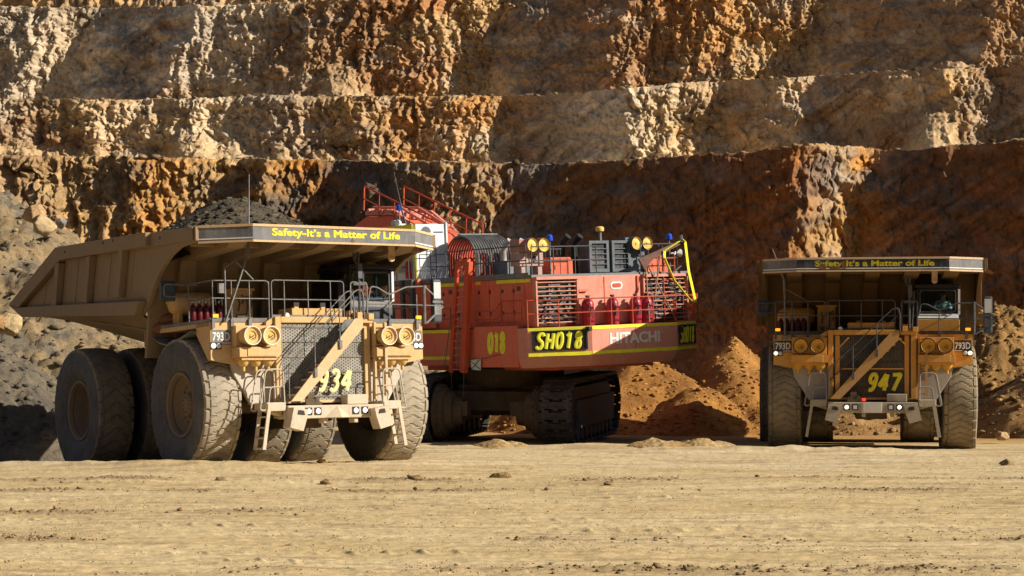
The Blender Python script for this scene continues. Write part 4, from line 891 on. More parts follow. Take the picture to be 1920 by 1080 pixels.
    m.add(cwv+low, [(i, i+6, (i+1) % 6+6, (i+1) % 6) for i in range(6)]+[tuple(range(6, 12))], 0)
    cw = part('counterweight', m, PINK, bevel=.015)
    def facemat(a, b):                                    # local frame lying on the face from plan point a to b
        a, b = Vector((*a, 0)), Vector((*b, 0)); x = (b-a).normalized(); y = Vector((0,0,1)).cross(x)
        L = (b-a).length; Mx = Matrix((x, y, Vector((0,0,1)))).transposed().to_4x4(); Mx.translation = (a+b)/2; return Mx, L
    for i in range(3):
        Mx, L = facemat(plan[i], plan[i+1])
        for z0, z1 in ((4.0,4.115),(3.14,3.27)):
            q = MB(); cuts = [-L/2+.02]+sorted(random.uniform(-L/2, L/2) for _ in range(4))+[L/2-.02]
            for c0, c1 in zip(cuts, cuts[1:]): q.prism([(c0,z0+random.uniform(0,.02)),(c1,z0+random.uniform(0,.03)),(c1,z1),(c0,z1)], 1, -.012, -.004)
            part('reflective_stripe', q.xf(Mx), LIME, cw)
        if i != 1:
            q = MB(); w = L*.40; q.bx(-w-.02,w+.02,-.02,-.004,3.36,3.98); nb = part('number_board', q.xf(Mx), M['cab_black'], cw)
            q = MB()
            for z in (3.35,3.99): q.bx(-w-.06,w+.06,-.045,-.02,z-.025,z+.025)
            for x in (-w-.04,w+.04): q.bx(x-.025,x+.025,-.045,-.02,3.375,3.965)
            part('board_rim', q.xf(Mx), DK, nb)
            brush('number_lettering', 'SH018', M['lime'], nb, -w+.02, w-.05, 3.34, 3.98, -.035, .062, .3, .22, Mx)
        else:
            text('name_lettering', 'HITACHI', M['letter_grey'], cw, -1.13, 1.10, 3.47, 3.86, -.004, .035, 0, .008)
    m = MB(); m.bx(.005,.018,-.006,.02,3.15,4.0); part('plate_seam', m, DK, cw)
    for q in ((-2.1,-1.95,-.1,.1,3.95,4.1),(2.0,2.16,-.06,.1,3.75,3.95)): m = MB(); m.bx(*q); part('work_light', m, DK, cw, bevel=.02)
    # --- lower body along the left side with stripes, number, steps niche
    m = MB(); m.bx(-3.775,-2.2,1.705,4.25,2.80,4.22); m.bx(-3.70,-2.2,4.255,5.6,2.8,4.15); m.bx(-3.775,-2.2,5.605,10.4,2.86,4.15); m.bx(2.2,3.775,1.705,10.4,2.80,4.15); m.bx(-2.195,2.195,1.705,9.6,2.62,3.9)
    lb = part('lower_body', m, RED_, bevel=.015)
    brush('side_number', '018', M['lime'], lb, -.55, .55, 3.25, 4.05, 0, .085, .14, .1, Matrix.Translation((-3.78,2.93,0)) @ Matrix.Rotation(R(-90),4,'Z'))
    for y0, y1 in ((5.7,6.6),(6.62,7.55),(7.57,8.5)):
        
        for z in (4.03, 3.08): q = MB(); q.bx(-3.785,-3.776,y0,y1,z,z+.112); part('reflective_stripe', q, LIME, lb)
    # --- machinery house with doors
    m = MB(); m.bx(-3.44,3.44,1.20,6.95,4.16,5.82); hs = part('machinery_house', m, RED_, bevel=.02)
    for y0, y1 in ((1.65,2.25),(2.3,2.9),(3.05,3.65),(3.72,4.3),(5.0,5.6),(5.75,6.5)):
        q = MB(); q.bx(-3.462,-3.443,y0,y1,4.35,5.62); q.bx(-3.475,-3.462,y0+.06,y0+.16,4.9,4.96); dr = part('house_door', q, RED_, hs, bevel=.008)
        for z in (4.6,5.35): q = MB(); q.bx(-3.478,-3.464,y1-.05,y1+.04,z,z+.12); part('hinge', q, DK, dr)
        if y0 in (1.65, 5.75): q = MB(); q.bx(-3.470,-3.4635,y0+.2,y0+.42,5.4,5.56); part('vent', q, M['under'], dr)
    for y0, y1 in ((1.3,3.25),(4.2,4.5),(4.9,6.9)):
        q = MB(); q.bx(-3.455,-3.443,y0,y1,5.68,5.80); part('reflective_stripe', q, LIME, hs)
    m = MB(); m.bx(-1.62,1.28,1.10,1.198,4.16,5.84); rp = part('rear_panel', m, PINK, hs, bevel=.02)
    m = MB(); m.bx(-.42,-.38,1.08,1.098,4.2,5.8); m.bx(1.05,1.10,1.04,1.098,5.2,5.8); m.bx(-1.6,-1.2,1.0,1.098,5.3,5.38); part('panel_seam', m, RED_, rp)
    m = MB(); m.prism([(x, z) for x, z in arc(.0,5.48,.13,90,270)]+[(x+.28, z) for x, z in arc(.0,5.48,.13,-90,90)], 1, 1.085, 1.098); m.prism([(x, z) for x, z in arc(.01,5.48,.075,90,270)]+[(x+.26, z) for x, z in arc(.01,5.48,.075,-90,90)], 1, 1.078, 1.084, 1); part('oval_decal', m, [M['white'], RAIL], rp)
    # radiator openings behind bars: a dark panel stands for the shaded recess
    for x0, x1 in ((-3.38,-1.68),(1.35,3.30)):
        q = MB(); q.bx(x0,x1,1.17,1.197,4.2,5.72); g = part('dark_opening', q, plain('dark_opening', (.05,.05,.045), .7, 0, .4, 3), hs)
        q = MB(); c = (x0+x1)/2
        for a, b in (((x0+.15,4.25),(c-.05,5.6)),((x1-.15,4.25),(c+.05,5.6)),((x0+.25,5.2),(x1-.2,4.3)),((x1-.25,5.2),(x0+.2,4.3))): q.bar((a[0],1.13,a[1]),(b[0],1.13,b[1]),.07)
        q.bx(c-.2,c+.2,1.10,1.165,5.5,5.68); q.bx(x0+.55,x0+.62,1.1,1.165,4.2,5.6); q.bx(x1-.3,x1-.2,1.1,1.165,4.2,5.6); part('radiator_brace', q, LOUV, g)
        for k in range(10):
            q = MB(); q.cyl((x0-.02,1.04,4.28+k*.152),(x1+.02,1.04,4.28+k*.152),.022,6); part('guard_bar', q, BAR, g)
        q = MB(); q.bx(x0-.06,x0,1.0,1.197,4.17,5.75); q.bx(x1,x1+.06,1.0,1.197,4.17,5.75); q.bx(x0-.06,x1+.06,.95,1.197,5.74,5.84); part('radiator_frame', q, PINK, g)
    for x in (-1.42,-.33,.70,1.20):
        q = MB(); q.lathe([(0,0),(.2,0),(.215,.04),(.215,.74),(.17,.86),(.08,.92),(.05,.93),(.05,1.0),(0,1.0)], (x,.78,4.13), (0,0,1), 20); b = part('fire_cylinder', q, plain('cylinder_red', (.32,.025,.04), .35, 0, .2), smooth=True)
        q = MB(); q.tube([(x-.1,.56,4.4),(x-.02,.54,4.7),(x-.12,.56,4.95),(x,.7,5.1)], .015, 5); q.bx(x-.06,x+.06,.55,.58,4.45,4.6); q.bx(x-.05,x+.05,.72,.84,5.1,5.16); part('cylinder_hose', q, DK, b)
    # --- walkway rails, rear rail
    m = MB()
    z0 = 4.13
    def fence(m, pts, h, mid=(.5,), r=.022, posts=None):
        for f in mid+(1,): m.tube([(x, y, z+h*f) for x, y, z in pts], r, 6)
        for a, b in zip(pts, pts[1:]):
            a, b = Vector(a), Vector(b); k = max(1, round((b-a).length/.95))
            for i in range(k+1): p = a.lerp(b, i/k); m.cyl(p, p+Vector((0,0,h)), r, 6)
    fence(m, [(-3.70,1.2,z0),(-1.88,.10,z0),(1.88,.10,z0),(3.72,1.2,z0)], .92); part('rear_rail', m, RAIL, cw, smooth=True)
    m = MB(); fence(m, [(3.75,1.25,z0),(4.3,1.6,z0),(4.3,2.7,z0)], .95, (.3,.6)); m.bx(3.7,4.35,1.3,2.8,4.05,4.12); m.bar((3.75,1.3,4.6),(4.3,1.6,5.05),.05); part('side_platform', m, RAIL)
    m = MB(); fence(m, [(-3.74,1.45,4.22),(-3.74,2.6,4.22)], .85); m.tube([(-3.74,2.6,5.07),(-3.74,3.0,4.75),(-3.74,4.2,4.75)],.022,6); m.tube([(-3.74,2.6,4.65),(-3.74,3.0,4.45),(-3.74,4.2,4.45)],.02,6); m.cyl((-3.74,3.3,4.22),(-3.74,3.3,4.75),.02,6); m.cyl((-3.74,4.2,4.22),(-3.74,4.2,4.75),.02,6)
    fence(m, [(-3.74,5.7,4.15),(-3.74,7.5,4.15)], .75); part('walkway_rail', m, RAIL, lb, smooth=True)
    # --- boarding ladder
    m = MB()
    a0, a1 = Vector((-3.95,5.50,2.62)), Vector((-3.86,4.98,6.45)); b0, b1 = Vector((-3.95,4.72,2.62)), Vector((-3.86,4.28,6.5))
    m.bar(a0, a1, .10, .16); m.bar(b0, b1, .18, .26); m.bar(a1, b1, .16, .2)
    ld = part('boarding_ladder', m, paint('ladder_red', (.60,.075,.02), (.4,.2,.1), .05, 2, 5, .1), bevel=.01)
    m = MB()
    for k in range(15): t = .03+k*.066; m.bar(a0.lerp(a1, t), b0.lerp(b1, t), .035)
    part('rung', m, BAR, ld)
    m = MB(); m.tube([a0+Vector((-.12,.25,.2)), a0.lerp(a1,.5)+Vector((-.12,.05,0)), a0.lerp(a1,.56)], .018, 6); m.tube([b0+Vector((-.15,.2,.2)), b0.lerp(b1,.55)+Vector((-.2,.1,0))], .018, 6); m.tube([a0, a0+Vector((0,.0,-1.1))], .01, 5); m.tube([b0, b0+Vector((0,.1,-1.15))], .01, 5); part('ladder_handrail', m, M['steel_lit'], ld)
    # --- roof deck
    m = MB(); m.bx(-3.5,3.5,1.15,9.9,5.823,5.92); m.bx(-3.52,-3.48,1.3,9.9,5.92,6.0); dk = part('roof_deck', m, DECK)
    m = MB(); fence(m, [(-3.45,1.5,5.92),(-3.45,6.3,5.92)], 1.0, (.5,)); fence(m, [(-3.4,1.25,5.92),(-.6,1.25,5.92)], .95, (.5,)); m.tube([(-1.6,2.5,6.92),(-.6,2.5,6.92)],.022,6)
    part('deck_rail', m, GREY, dk, smooth=True); m = MB()
    for k in range(9): m.cyl((-2.0+k*.17,3.2,5.92),(-2.0+k*.17,3.2,6.85),.02,5)
    m.tube([(-2.05,3.2,6.85),(-.6,3.2,6.85)],.022,6); part('picket_rail', m, GREY, dk, smooth=True); m = MB()
    fence(m, [(1.7,1.6,5.92),(3.4,1.6,5.92),(3.4,4,5.92)], 1.0, (.5,)); part('deck_rail', m, GREY, dk, smooth=True)
    # --- air cleaner boxes on the deck
    def cleaner(x0, x1, y0, y1, z0, z1, mat, cx, zc):
        q = MB(); q.bx(x0,x1,y0,y1,z0,z1); b = part('air_cleaner', q, mat, bevel=.02)
        for x in cx:
            q = MB(); q.lathe([(.24,0),(.25,.25),(.255,.3),(.25,.32)], (x,y0,zc), (0,-1,0), 24); c = part('filter_can', q, mat, b, smooth=True)
            q = MB(); q.lathe([(.23,.31),(.19,.26),(.17,.25),(.12,.27),(.05,.27),(.04,.30),(0,.30)], (x,y0,zc), (0,-1,0), 24); part('filter_lens', q, YEL, c, smooth=True)
        return b
    b = cleaner(-3.34,-2.27,2.0,2.55,6.72,7.16, paint('dull_pink', (.36,.13,.11), (.5,.36,.3), .35, 0, 1, 0), (-2.98,-2.50), 6.95)
    q = MB(); q.bx(-3.30,-2.30,2.05,2.6,6.25,6.70); q.bx(-3.25,-3.05,2.1,2.5,5.92,6.25); q.bx(-2.5,-2.3,2.1,2.5,5.92,6.25); q.lathe([(0,.04),(.1,.04),(.11,0)], (-2.72,2.04,6.48), (0,-1,0), 14, 1); q.bx(-2.9,-2.55,2.02,2.05,6.32,6.62); part('cleaner_stand', q, [paint('pink_stand', (.42,.25,.22), (.5,.4,.34), .3, 0, 1, 0), DK], b)
    b = cleaner(1.45,2.50,2.12,2.7,6.72,7.18, LOUV, (1.74,2.24), 6.96)
    q = MB(); q.bx(1.7,2.4,2.2,2.65,5.92,6.715); part('cleaner_stand', q, LOUV, b)
    for x, y in ((-2.22,1.75),(3.40,2.0),(-2.8,10.2)):
        q = MB(); q.cyl((x,y,5.92 if x > -2.6 else 8.0),(x,y,7.08 if x > -2.6 else 8.65),.03,6); w = part('beacon_post', q, M['steel_lit'])
        zb = 7.08 if x > -2.6 else 8.65
        q = MB(); q.lathe([(0,0),(.11,0),(.12,.03),(.105,.18),(.06,.22),(0,.22)], (x,y,zb), (0,0,1), 16); part('blue_beacon', q, M['blue'], w, smooth=True)
    for x0, x1 in ((-2.05,-1.05),(2.35,3.30)):
        q = MB(); q.prism([(x0,5.92),(x1,5.92),(x1,6.38),(x1-.1,6.52),(x0,6.52)], 1, 2.0, 2.9); b = part('deck_locker', q, paint('locker_red', (.62,.10,.04), (.55,.3,.2), .15, 0, 1, 0), bevel=.01)
        q = MB(); q.bx(x0+.2,x0+.25,1.985,1.998,6.1,6.25); q.bx(x0+.45,x0+.48,1.985,1.998,5.95,6.5); q.bx(x0+.75,x0+.78,1.985,1.998,5.95,6.5); part('locker_latch', q, RAIL, b)
    for x0, x1 in ((-.30,.58),(.72,1.56)):
        q = MB(); q.bx(x0,x1,2.05,2.55,5.97,7.08); b = part('louvre_box', q, M['navy'], bevel=.02)
        q = MB(); q.bx(x0,x1,1.98,2.048,6.98,7.08); q.bx(x0,x1,1.98,2.048,5.97,6.09); q.bx(x0,x0+.11,1.98,2.048,6.09,6.98); q.bx(x1-.11,x1,1.98,2.048,6.09,6.98)
        for k in range(4): q.bx(x0+.11,x1-.11,1.99,2.048,6.24+k*.18,6.27+k*.18)
        part('louvre_frame', q, LOUV, b)
    for x in (-.42,.12):
        q = MB(); q.tube([(x,3.4,5.92),(x,3.4,6.9),(x+.02,3.3,7.1),(x+.08,3.1,7.3)], .13, 12); part('exhaust_stack', q, DK, smooth=True)
    m = MB(); m.cyl((.45,2.3,7.05),(.45,2.3,7.42),.06,10); m.lathe([(0,0),(.14,0),(.155,.05),(.15,.13),(.1,.17),(0,.18)], (.45,2.3,7.42), (0,0,1), 16, 1); part('antenna_dome', m, [DECK, YEL], smooth=True)
    m = MB(); m.lathe([(.06,0),(.07,.12),(.15,.22),(.15,.24)], (3.42,1.75,6.58), (1,-.2,0), 14); m.cyl((3.3,1.8,6.58),(3.42,1.75,6.58),.03,6); part('air_horn', m, M['white'], smooth=True)
    # hoist arm with lime slings
    m = MB(); m.prism([(1.10,6.38),(3.10,7.02),(3.16,6.90),(1.75,6.35),(1.36,5.98)], 1, .98, 1.06); arm = part('service_arm', m, plain('rusty_brown', (.13,.065,.05), .8, 0, .3), bevel=.01)
    def strap(pts, w=.11):
        q = MB()
        for a, b in zip(pts, pts[1:]): q.bar(a, b, w, .02)
        return q
    part('sling', strap([(2.95,.93,6.98),(2.25,.93,6.66),(2.22,.92,6.4),(2.62,.9,5.6),(3.25,.88,4.95),(3.45,.86,4.80)]), LIME, arm); part('sling', strap([(3.05,.9,7.05),(3.2,.9,6.95),(3.32,.9,5.9),(3.58,.88,4.8)]), LIME, arm)
    m = MB(); m.bar((2.5,.9,5.85),(2.95,.9,6.1),.10,.03); m.cyl((3.05,.95,6.95),(3.05,.95,7.2),.07,8); part('strap_tie', m, LOUV, arm)
    m = MB()
    for a, b in (((1.42,1.0,6.05),(.95,.35,4.12)),((1.55,1.0,6.1),(2.35,.5,4.12)),((2.1,1.0,6.5),(1.45,.6,5.0)),((1.2,.7,5.15),(1.8,.7,5.15))): m.cyl(a, b, .028, 6)
    part('arm_strut', m, plain('strut_brown', (.25,.15,.10), .7), arm)
    m = MB()
    for x in (2.22,2.75): m.cyl((x,1.0,4.1),(x,1.0,6.5),.022,6)
    for k in range(9): m.cyl((2.22,1.0,4.3+k*.26),(2.75,1.0,4.3+k*.26),.016,6)
    part('rear_ladder', m, RAIL)
    # --- hose arches in front of the house
    HM = plain('hose_black', (.13,.125,.12), .5, 0, .4, 4); RP = plain('red_pipe', (.50,.075,.04), .5, 0, .25)
    for k in range(15):
        x = -2.05+k*.112; q = MB(); P = lambda t, r=.95: (x, 7.35-r*math.cos(t), 6.66+.88*math.sin(t))
        q.tube([(x,6.42,5.95)]+[P(t) for t in np.linspace(0, .66*math.pi, 11)], .042, 8); h = part('hose_arch', q, HM, smooth=True)
        q = MB(); q.tube([P(t) for t in np.linspace(.64*math.pi, math.pi, 6)]+[(x,8.28,6.0)], .04, 7); part('red_pipe', q, RP, h, smooth=True)
        if k % 2 == 0:
            q = MB(); q.tube([(x+.1,7.0,5.95),(x+.1,7.1,6.4),(x+.1,7.5,6.75),(x+.12,7.9,6.6),(x+.1,8.1,6.0)], .035, 7); part('inner_pipe', q, RP, h, smooth=True)
    m = MB(); m.bx(-2.1,-.4,7.28,7.42,7.57,7.62); m.bx(-1.3,.4,5.5,6.4,5.92,6.55); part('hose_clamp', m, DECK)
    for x in (-1.18,-.62):
        q = MB(); q.tube([(x,5.9,5.95),(x,5.9,6.9),(x+.03,5.8,7.1),(x+.10,5.6,7.28)], [.12,.12,.12,.12], 14); part('exhaust_stack', q, plain('stack_steel', (.45,.40,.36), .4, .3, .2), smooth=True)
    # --- cab module
    m = MB(); m.bx(-3.50,-2.20,8.10,11.0,5.95,8.02); m.bx(-2.20,-2.12,8.04,8.16,5.9,8.08); cab = part('operator_cab', m, WH, bevel=.02)
    m = MB(); m.bx(-3.56,-3.503,8.35,11.0,6.3,7.80); part('cab_side', m, plain('cab_grey', (.30,.31,.33), .5, 0, .15), cab, bevel=.02)
    m = MB(); m.bx(-3.60,-2.3,8.35,11.6,7.86,8.0); m.bx(-3.62,-3.602,8.15,11.2,7.82,8.02, 1); m.bx(-3.5,-2.3,11.0,11.7,7.7,7.86); m.bx(-3.52,-3.503,8.12,8.24,6.0,7.82,1); part('cab_roof', m, [LOUV, LIME], cab)
    m = MB(); m.bx(-3.567,-3.562,9.0,10.8,6.9,7.6); part('cab_window', m, DK, cab)
    m = MB(); m.prism([(x, z) for x, z in arc(-3.05,7.72,.22,0,180)], 1, 8.085, 8.097); m.bx(-2.7,-2.3,8.085,8.097,7.70,7.75); part('cab_vent', m, LOUV, cab)
    m = MB()
    for x in (-2.95,-2.7): m.cyl((x,8.0,5.95),(x,8.0,7.2),.018,5)
    for k in range(5): m.cyl((-2.95,8.0,6.1+k*.25),(-2.7,8.0,6.1+k*.25),.014,5)
    m.tube([(-2.2,7.9,6.0),(-2.2,7.9,6.9),(-3.5,7.9,6.9),(-3.5,7.9,6.0)],.02,6); m.tube([(-2.2,7.9,6.45),(-3.5,7.9,6.45)],.018,6); part('cab_ladder', m, GREY, cab)
    m = MB(); m.bx(-3.58,-2.4,6.9,10.8,4.2,5.8); m.bx(-3.3,-2.0,8.2,9.5,5.83,5.94); m.bx(-3.7,-3.5,7.8,8.1,3.9,6.0); part('cab_pedestal', m, RED_, bevel=.02)
    m = MB()
    for y in (7.95,8.6): m.bx(-3.85,-3.72,y,y+.16,4.1,6.0)
    for z in (4.6,5.2,5.7): m.bar((-3.8,8.0,z-.4),(-3.8,8.7,z),.07)
    fence(m, [(-3.8,8.2,6.0),(-3.8,10.6,6.0)], .95, (.5,)); part('cab_rail', m, GREY, cab)
    m = MB(); m.tube([(-2.9,9.6,8.0),(-3.0,9.7,8.6),(-3.15,9.9,10.0)], [.05,.035,.012], 6); part('cab_antenna', m, DK, cab)
    m = MB()
    for y in (8.7,8.95): m.lathe([(.1,0),(.12,.05),(.12,.16),(0,.17)], (-3.2,y+.9,8.15), (-1,-.4,0), 12)
    m.bx(-3.2,-3.0,9.5,10,8.0,8.12); part('cab_lamp', m, M['lamp_off'], cab)
    m = MB(); m.lathe([(0,0),(.1,0),(.11,.03),(.11,.55),(.06,.63),(0,.64)], (-3.62,8.5,6.05), (0,0,1), 12); part('fire_bottle', m, plain('bottle_red', (.5,.03,.03), .35), smooth=True)
    # --- boom, lowered towards the left front
    m = MB(); w = .85
    m.prism([(7.6,4.9),(8.0,6.3),(11.3,8.15),(13.6,9.0),(15.6,9.10),(19.2,7.9),(22.0,6.2),(21.5,5.6),(18.5,7.0),(15.2,7.6),(12.0,6.9),(9.5,5.2)], 0, -w, w)
    bm = part('boom', m, RED_, bevel=.06); bm.location = (0, 0, -.35)
    m = MB()
    for s in (-1, 1): m.prism([(11.6,8.0),(13.6,9.03),(15.6,9.14),(15.6,9.3),(14.6,9.32),(13.4,9.2),(11.6,8.22)], 0, s*(w-.08), s*(w+.04))
    for y, z in ((12.2,8.5),(13.2,8.95),(14.3,9.2),(15.3,9.3)): m.cyl((-w-.1,y,z),(w+.1,y,z),.09,10); m.bx(-.3,.3,y-.2,y+.2,z-.1,z+.12)
    m.tube([(-.5,11.6,8.5),(-.5,13.5,9.3),(-.5,15.6,9.45)],.06,8); m.tube([(.3,11.6,8.5),(.3,13.5,9.3),(.3,15.6,9.45)],.06,8); part('boom_fitting', m, PINK, bm)
    for s in (-1, 1):
        m = MB(); P = [(s*.95,10.2,7.45),(s*.95,15.6,9.35)]; P0, P1 = Vector(P[0]), Vector(P[1])
        up = Vector((0,-.12,1.0))
        m.tube([P0+up*.0, P0+up, P1+up*.95, P1-up*.02], .035, 6); m.tube([P0+up*.5, P1+up*.45], .025, 6)
        for k in range(1, 5): p = P0.lerp(P1, k/5); m.cyl(p, p+up*.97, .025, 6)
        part('boom_rail', m, RAIL, bm, smooth=True)
    m = MB()
    for s in (-1, 1): m.cyl((s*1.15,8.4,4.6),(s*1.15,14.5,7.4),.26,14)
    part('boom_cylinder', m, RED_, bm, smooth=True)
    m = MB(); m.prism([(21.2,5.4),(22.6,6.6),(23.1,3.0),(22.6,.9),(21.6,.9),(21.2,3.0)], 0, -.6, .6); part('stick', m, RED_, bevel=.05)
    m = MB(); m.prism([(21.0,.9),(23.0,1.1),(24.0,.3),(23.6,-.1),(21.3,-.1)], 0, -1.7, 1.7); part('bucket', m, TRK, bevel=.05)
    return T

def marker_flag():
    """small white and green board hanging on a line below the shovel's side"""
    Ts = Matrix.Translation((4.38, 70.5, 0)) @ Matrix.Rotation(R(36.25), 4, 'Z') @ Matrix.Rotation(R(-2.69), 4, 'Y')
    o = empty('chock_board', Ts @ Vector((-3.83, 4.15, 2.75))); o.rotation_euler = (0, R(-2.69), R(36.25)); tag(o, 'small white board with a green cross, hung below the number 018 of the shovel', 'marker board')
    m = MB(); m.prism([(-.30,-.05),(.22,-.02),(.28,.30),(-.34,.36)], 0, -.02, .0); m.build('board', plain('board_white', (.62,.66,.60), .6, 0, .2, 4), o)
    m = MB(); m.bar((-.026,-.28,.0),(-.026,.24,.27),.05,.012); m.bar((-.030,.2,.0),(-.030,-.3,.33),.05,.012); m.build('cross', plain('board_green', (.10,.22,.12), .6), o)
    m = MB(); m.tube([(-.02,-.3,.33),(0,-.9,.42),(.03,-1.5,.5)], .008, 5); m.build('line', M['black'], o)
    return o

# ================================================================== build the place
make_ground(); make_terraces(); make_sky_block_ring()
PAINT_W = paint('warm_yellow_paint', (.58,.32,.09), (.60,.45,.27), .44, 1.4, 3.6, .30, .5)
PAINT_O = paint('clean_yellow_paint', (.62,.29,.05), (.50,.32,.14), .10, 1.4, 4.0, .18, .45)
mats934 = dict(paint=PAINT_W, bumper=paint('caked_bumper', (.50,.38,.24), (.60,.51,.40), .75, 0, 1, 0, .8), bed=paint('bed_paint_dusty', (.27,.165,.07), (.26,.205,.15), .48, 2.5, 6.6, .12, .6), band=M['navy_dusty'], band_side=M['navy_dusty'],
   rail=M['steel_lit'], plate=paint('fender_dust', (.42,.38,.33), (.60,.52,.42), .6, 0, 1, 0, .85), plate2=paint('plate_dust', (.5,.4,.26), (.60,.48,.34), .7, 0, 1, 0, .8), loop=paint('loop_dust', (.4,.36,.3), (.55,.47,.36), .6, 0, 1, 0, .7),
   mesh=hexhole('dusty_mesh', (.27,.25,.21), (.05,.045,.04), .068), meshbar=paint('mesh_bar', (.10,.09,.08), (.42,.36,.28), .35, 0, 1, 0), stair=paint('stair_dust', (.55,.34,.13), (.62,.46,.28), .6, 1.5, 3.7, .3, .7), edge=M['navy_dusty'],
   filter=paint('filter_yellow', (.66,.40,.12), (.62,.46,.24), .3, 0, 1, 0), hood=paint('hood_yellow', (.60,.33,.09), (.60,.42,.22), .35, 0, 1, 0), mirror=M['mirror_back'], fascia=paint('fascia_tan', (.60,.36,.14), (.62,.46,.30), .5, 0, 1, 0))
mats947 = dict(paint=PAINT_O, bumper=paint('grey_bumper', (.33,.28,.21), (.44,.36,.26), .6, 0, 1, 0, .8), bed=paint('bed_paint_dark', (.16,.085,.025), (.16,.105,.055), .25, 2.5, 6.6, .1, .6), band=M['navy'], band_side=M['navy_dusty'],
   rail=M['steel'], plate=paint('fender_grey', (.34,.31,.28), (.48,.42,.35), .5, 0, 1, 0, .85), plate2=paint('plate_pale', (.58,.55,.5), (.6,.5,.4), .3, 0, 1, 0, .8), loop=paint('loop_grey', (.20,.19,.17), (.36,.30,.24), .4, 0, 1, 0, .7),
   mesh=hexhole('dark_mesh', (.10,.08,.06), (.015,.014,.013), .07), meshbar=paint('mesh_bar_dark', (.04,.035,.03), (.2,.13,.07), .2, 0, 1, 0), stair=paint('stair_yellow', (.46,.22,.045), (.44,.28,.14), .35, 1.5, 3.7, .25, .6), edge=M['navy'],
   filter=paint('filter_orange', (.60,.30,.03), (.45,.28,.1), .08, 0, 1, 0), hood=paint('hood_orange', (.50,.24,.03), (.4,.25,.1), .1, 0, 1, 0), mirror=M['navy'], fascia=paint('fascia_brown', (.56,.36,.20), (.60,.47,.34), .5, 0, 1, 0))
make_truck(P934, '934', 'dust caked yellow haul truck numbered 934, loaded with dark ore and angled beside the shovel', mats934, M['tread'], True)
make_truck(P947, '947', 'cleaner orange yellow haul truck numbered 947, facing straight ahead below the dark wall', mats947, paint('tread_947', (.13,.11,.08), (.42,.33,.21), .35, 0, 3.6, .15, .9), False)
driver('driver in an orange vest seated behind the windscreen of truck 934', P934, (2.3,.02,4.36), plain('orange_shirt', (.75,.12,.03), .8), plain('hat_orange', (.75,.16,.05), .6), plain('vest_orange', (.85,.16,.03), .8))
driver('driver in a pale shirt and dark cap at the wheel of truck 947', P947, (2.3,.02,4.36), plain('pale_shirt', (.42,.50,.50), .8), M['black'], None, .05)
make_shovel(); marker_flag()

# ore in the loaded truck
def ore_load():
    n = 130; X, Y = np.meshgrid(np.linspace(-3.4, 3.4, n), np.linspace(.2, 9.2, n))
    d = np.sqrt((X/5.6)**2+((Y-3.2)/6.2)**2)
    Z = 7.78-np.sqrt(d*d+.004)*3.1+.10*fbm(X/1.2, Y/1.2, 1, 3)+.05*fbm(X/.3, Y/.3, 3, 3); Z = np.minimum(Z, 7.75); Z = np.maximum(Z, 4.6)
    m = np.clip(.5+fbm(X, Y, Z, 3), 0, 1)[..., None]; C = np.array((.075,.062,.045))*(1-m)+np.array((.12,.095,.065))*m
    o = np_mesh('ore_load', np.stack([X, Y, Z], -1).reshape(-1, 3), grid_faces(n, n), HEAPM, C.reshape(-1, 3))
    tag(o, 'heaped load of dark grey ore in the body of truck 934', 'ore load'); o.location = P934['loc']; o.rotation_euler = P934['rot']
    s = scatter_on(X, Y, Z, 3500, .02, .13, (.06,.052,.04), (.15,.12,.08), 'ore_rubble', (Z > 5.6)*1.0); s.parent = o
ore_load()

# heaps of loose ground
D1, D2 = (.38,.185,.05), (.27,.125,.035)
o, X, Y, Z = heap('dirt_heap', 'tall pointed heap of orange dirt between the shovel and truck 947', 'dirt heap', [(9.3,85.5,3.85,4.3,6.0,.03),(7.4,81.8,1.7,3.4,3.2,.2),(12.5,85,1.5,4.0,4.5,.2)], D1, D2, noise=.6)
scatter_on(X, Y, Z, 6500, .015, .12, D1, (.42,.24,.08), 'orange_rubble')
o, X, Y, Z = heap('dirt_heap', 'lower orange dirt heap just behind the shovel crawler track', 'dirt heap', [(5.6,85.0,3.0,5.0,5.2,.1),(2.0,84,1.5,4,4,.2),(-3,86,1.7,5,4,.2)], D1, D2)
scatter_on(X, Y, Z, 6000, .015, .12, D1, (.40,.22,.075), 'orange_rubble')
o, X, Y, Z = heap('dirt_heap', 'dark cloddy heap behind the right mirror of truck 947', 'dirt heap', [(20.0,84.5,5.2,7.2,5.0,.15),(25,85,5.0,6,5,.2)], (.22,.125,.045), (.33,.185,.065), rough=.12, block=.30, n=240)
scatter_on(X, Y, Z, 9000, .02, .2, (.16,.095,.04), (.38,.22,.08), 'dark_rubble')
o, X, Y, Z = heap('dirt_bank', 'tan dirt bank at the right edge, beside the wheels of truck 947', 'dirt bank', [(22.5,79.5,3.3,6.4,5.5,.35),(15.5,83.5,1.6,6,5,.3),(27,77,3,6,5,.3)], (.42,.26,.11), (.34,.19,.07))
scatter_on(X, Y, Z, 5000, .02, .2, (.38,.26,.13), (.24,.15,.07), 'tan_rubble')
o, X, Y, Z = heap('dirt_bank', 'grey dirt slope at the left edge behind the rear wheels of truck 934', 'dirt bank', [(-20.5,70.5,4.9,7.2,6.5,.18)], (.10,.085,.068), (.16,.13,.09), rough=.12, block=.18, n=240)
scatter_on(X, Y, Z, 3500, .015, .16, (.14,.12,.095), (.08,.068,.055), 'grey_rubble')
o, X, Y, Z = heap('talus_slope', 'high talus of pale grey rock against the wall behind truck 934', 'talus slope', [(-27,92.5,11.8,19,15,.12),(-15.5,98,7.5,14,10,.2),(-8,100,5,10,9,.2)], (.25,.18,.10), (.155,.13,.095), n=420, rough=.20, noise=3.6, block=.26)
scatter_on(X, Y, Z, 14000, .025, .26, (.29,.21,.12), (.11,.098,.08), 'talus_rubble')
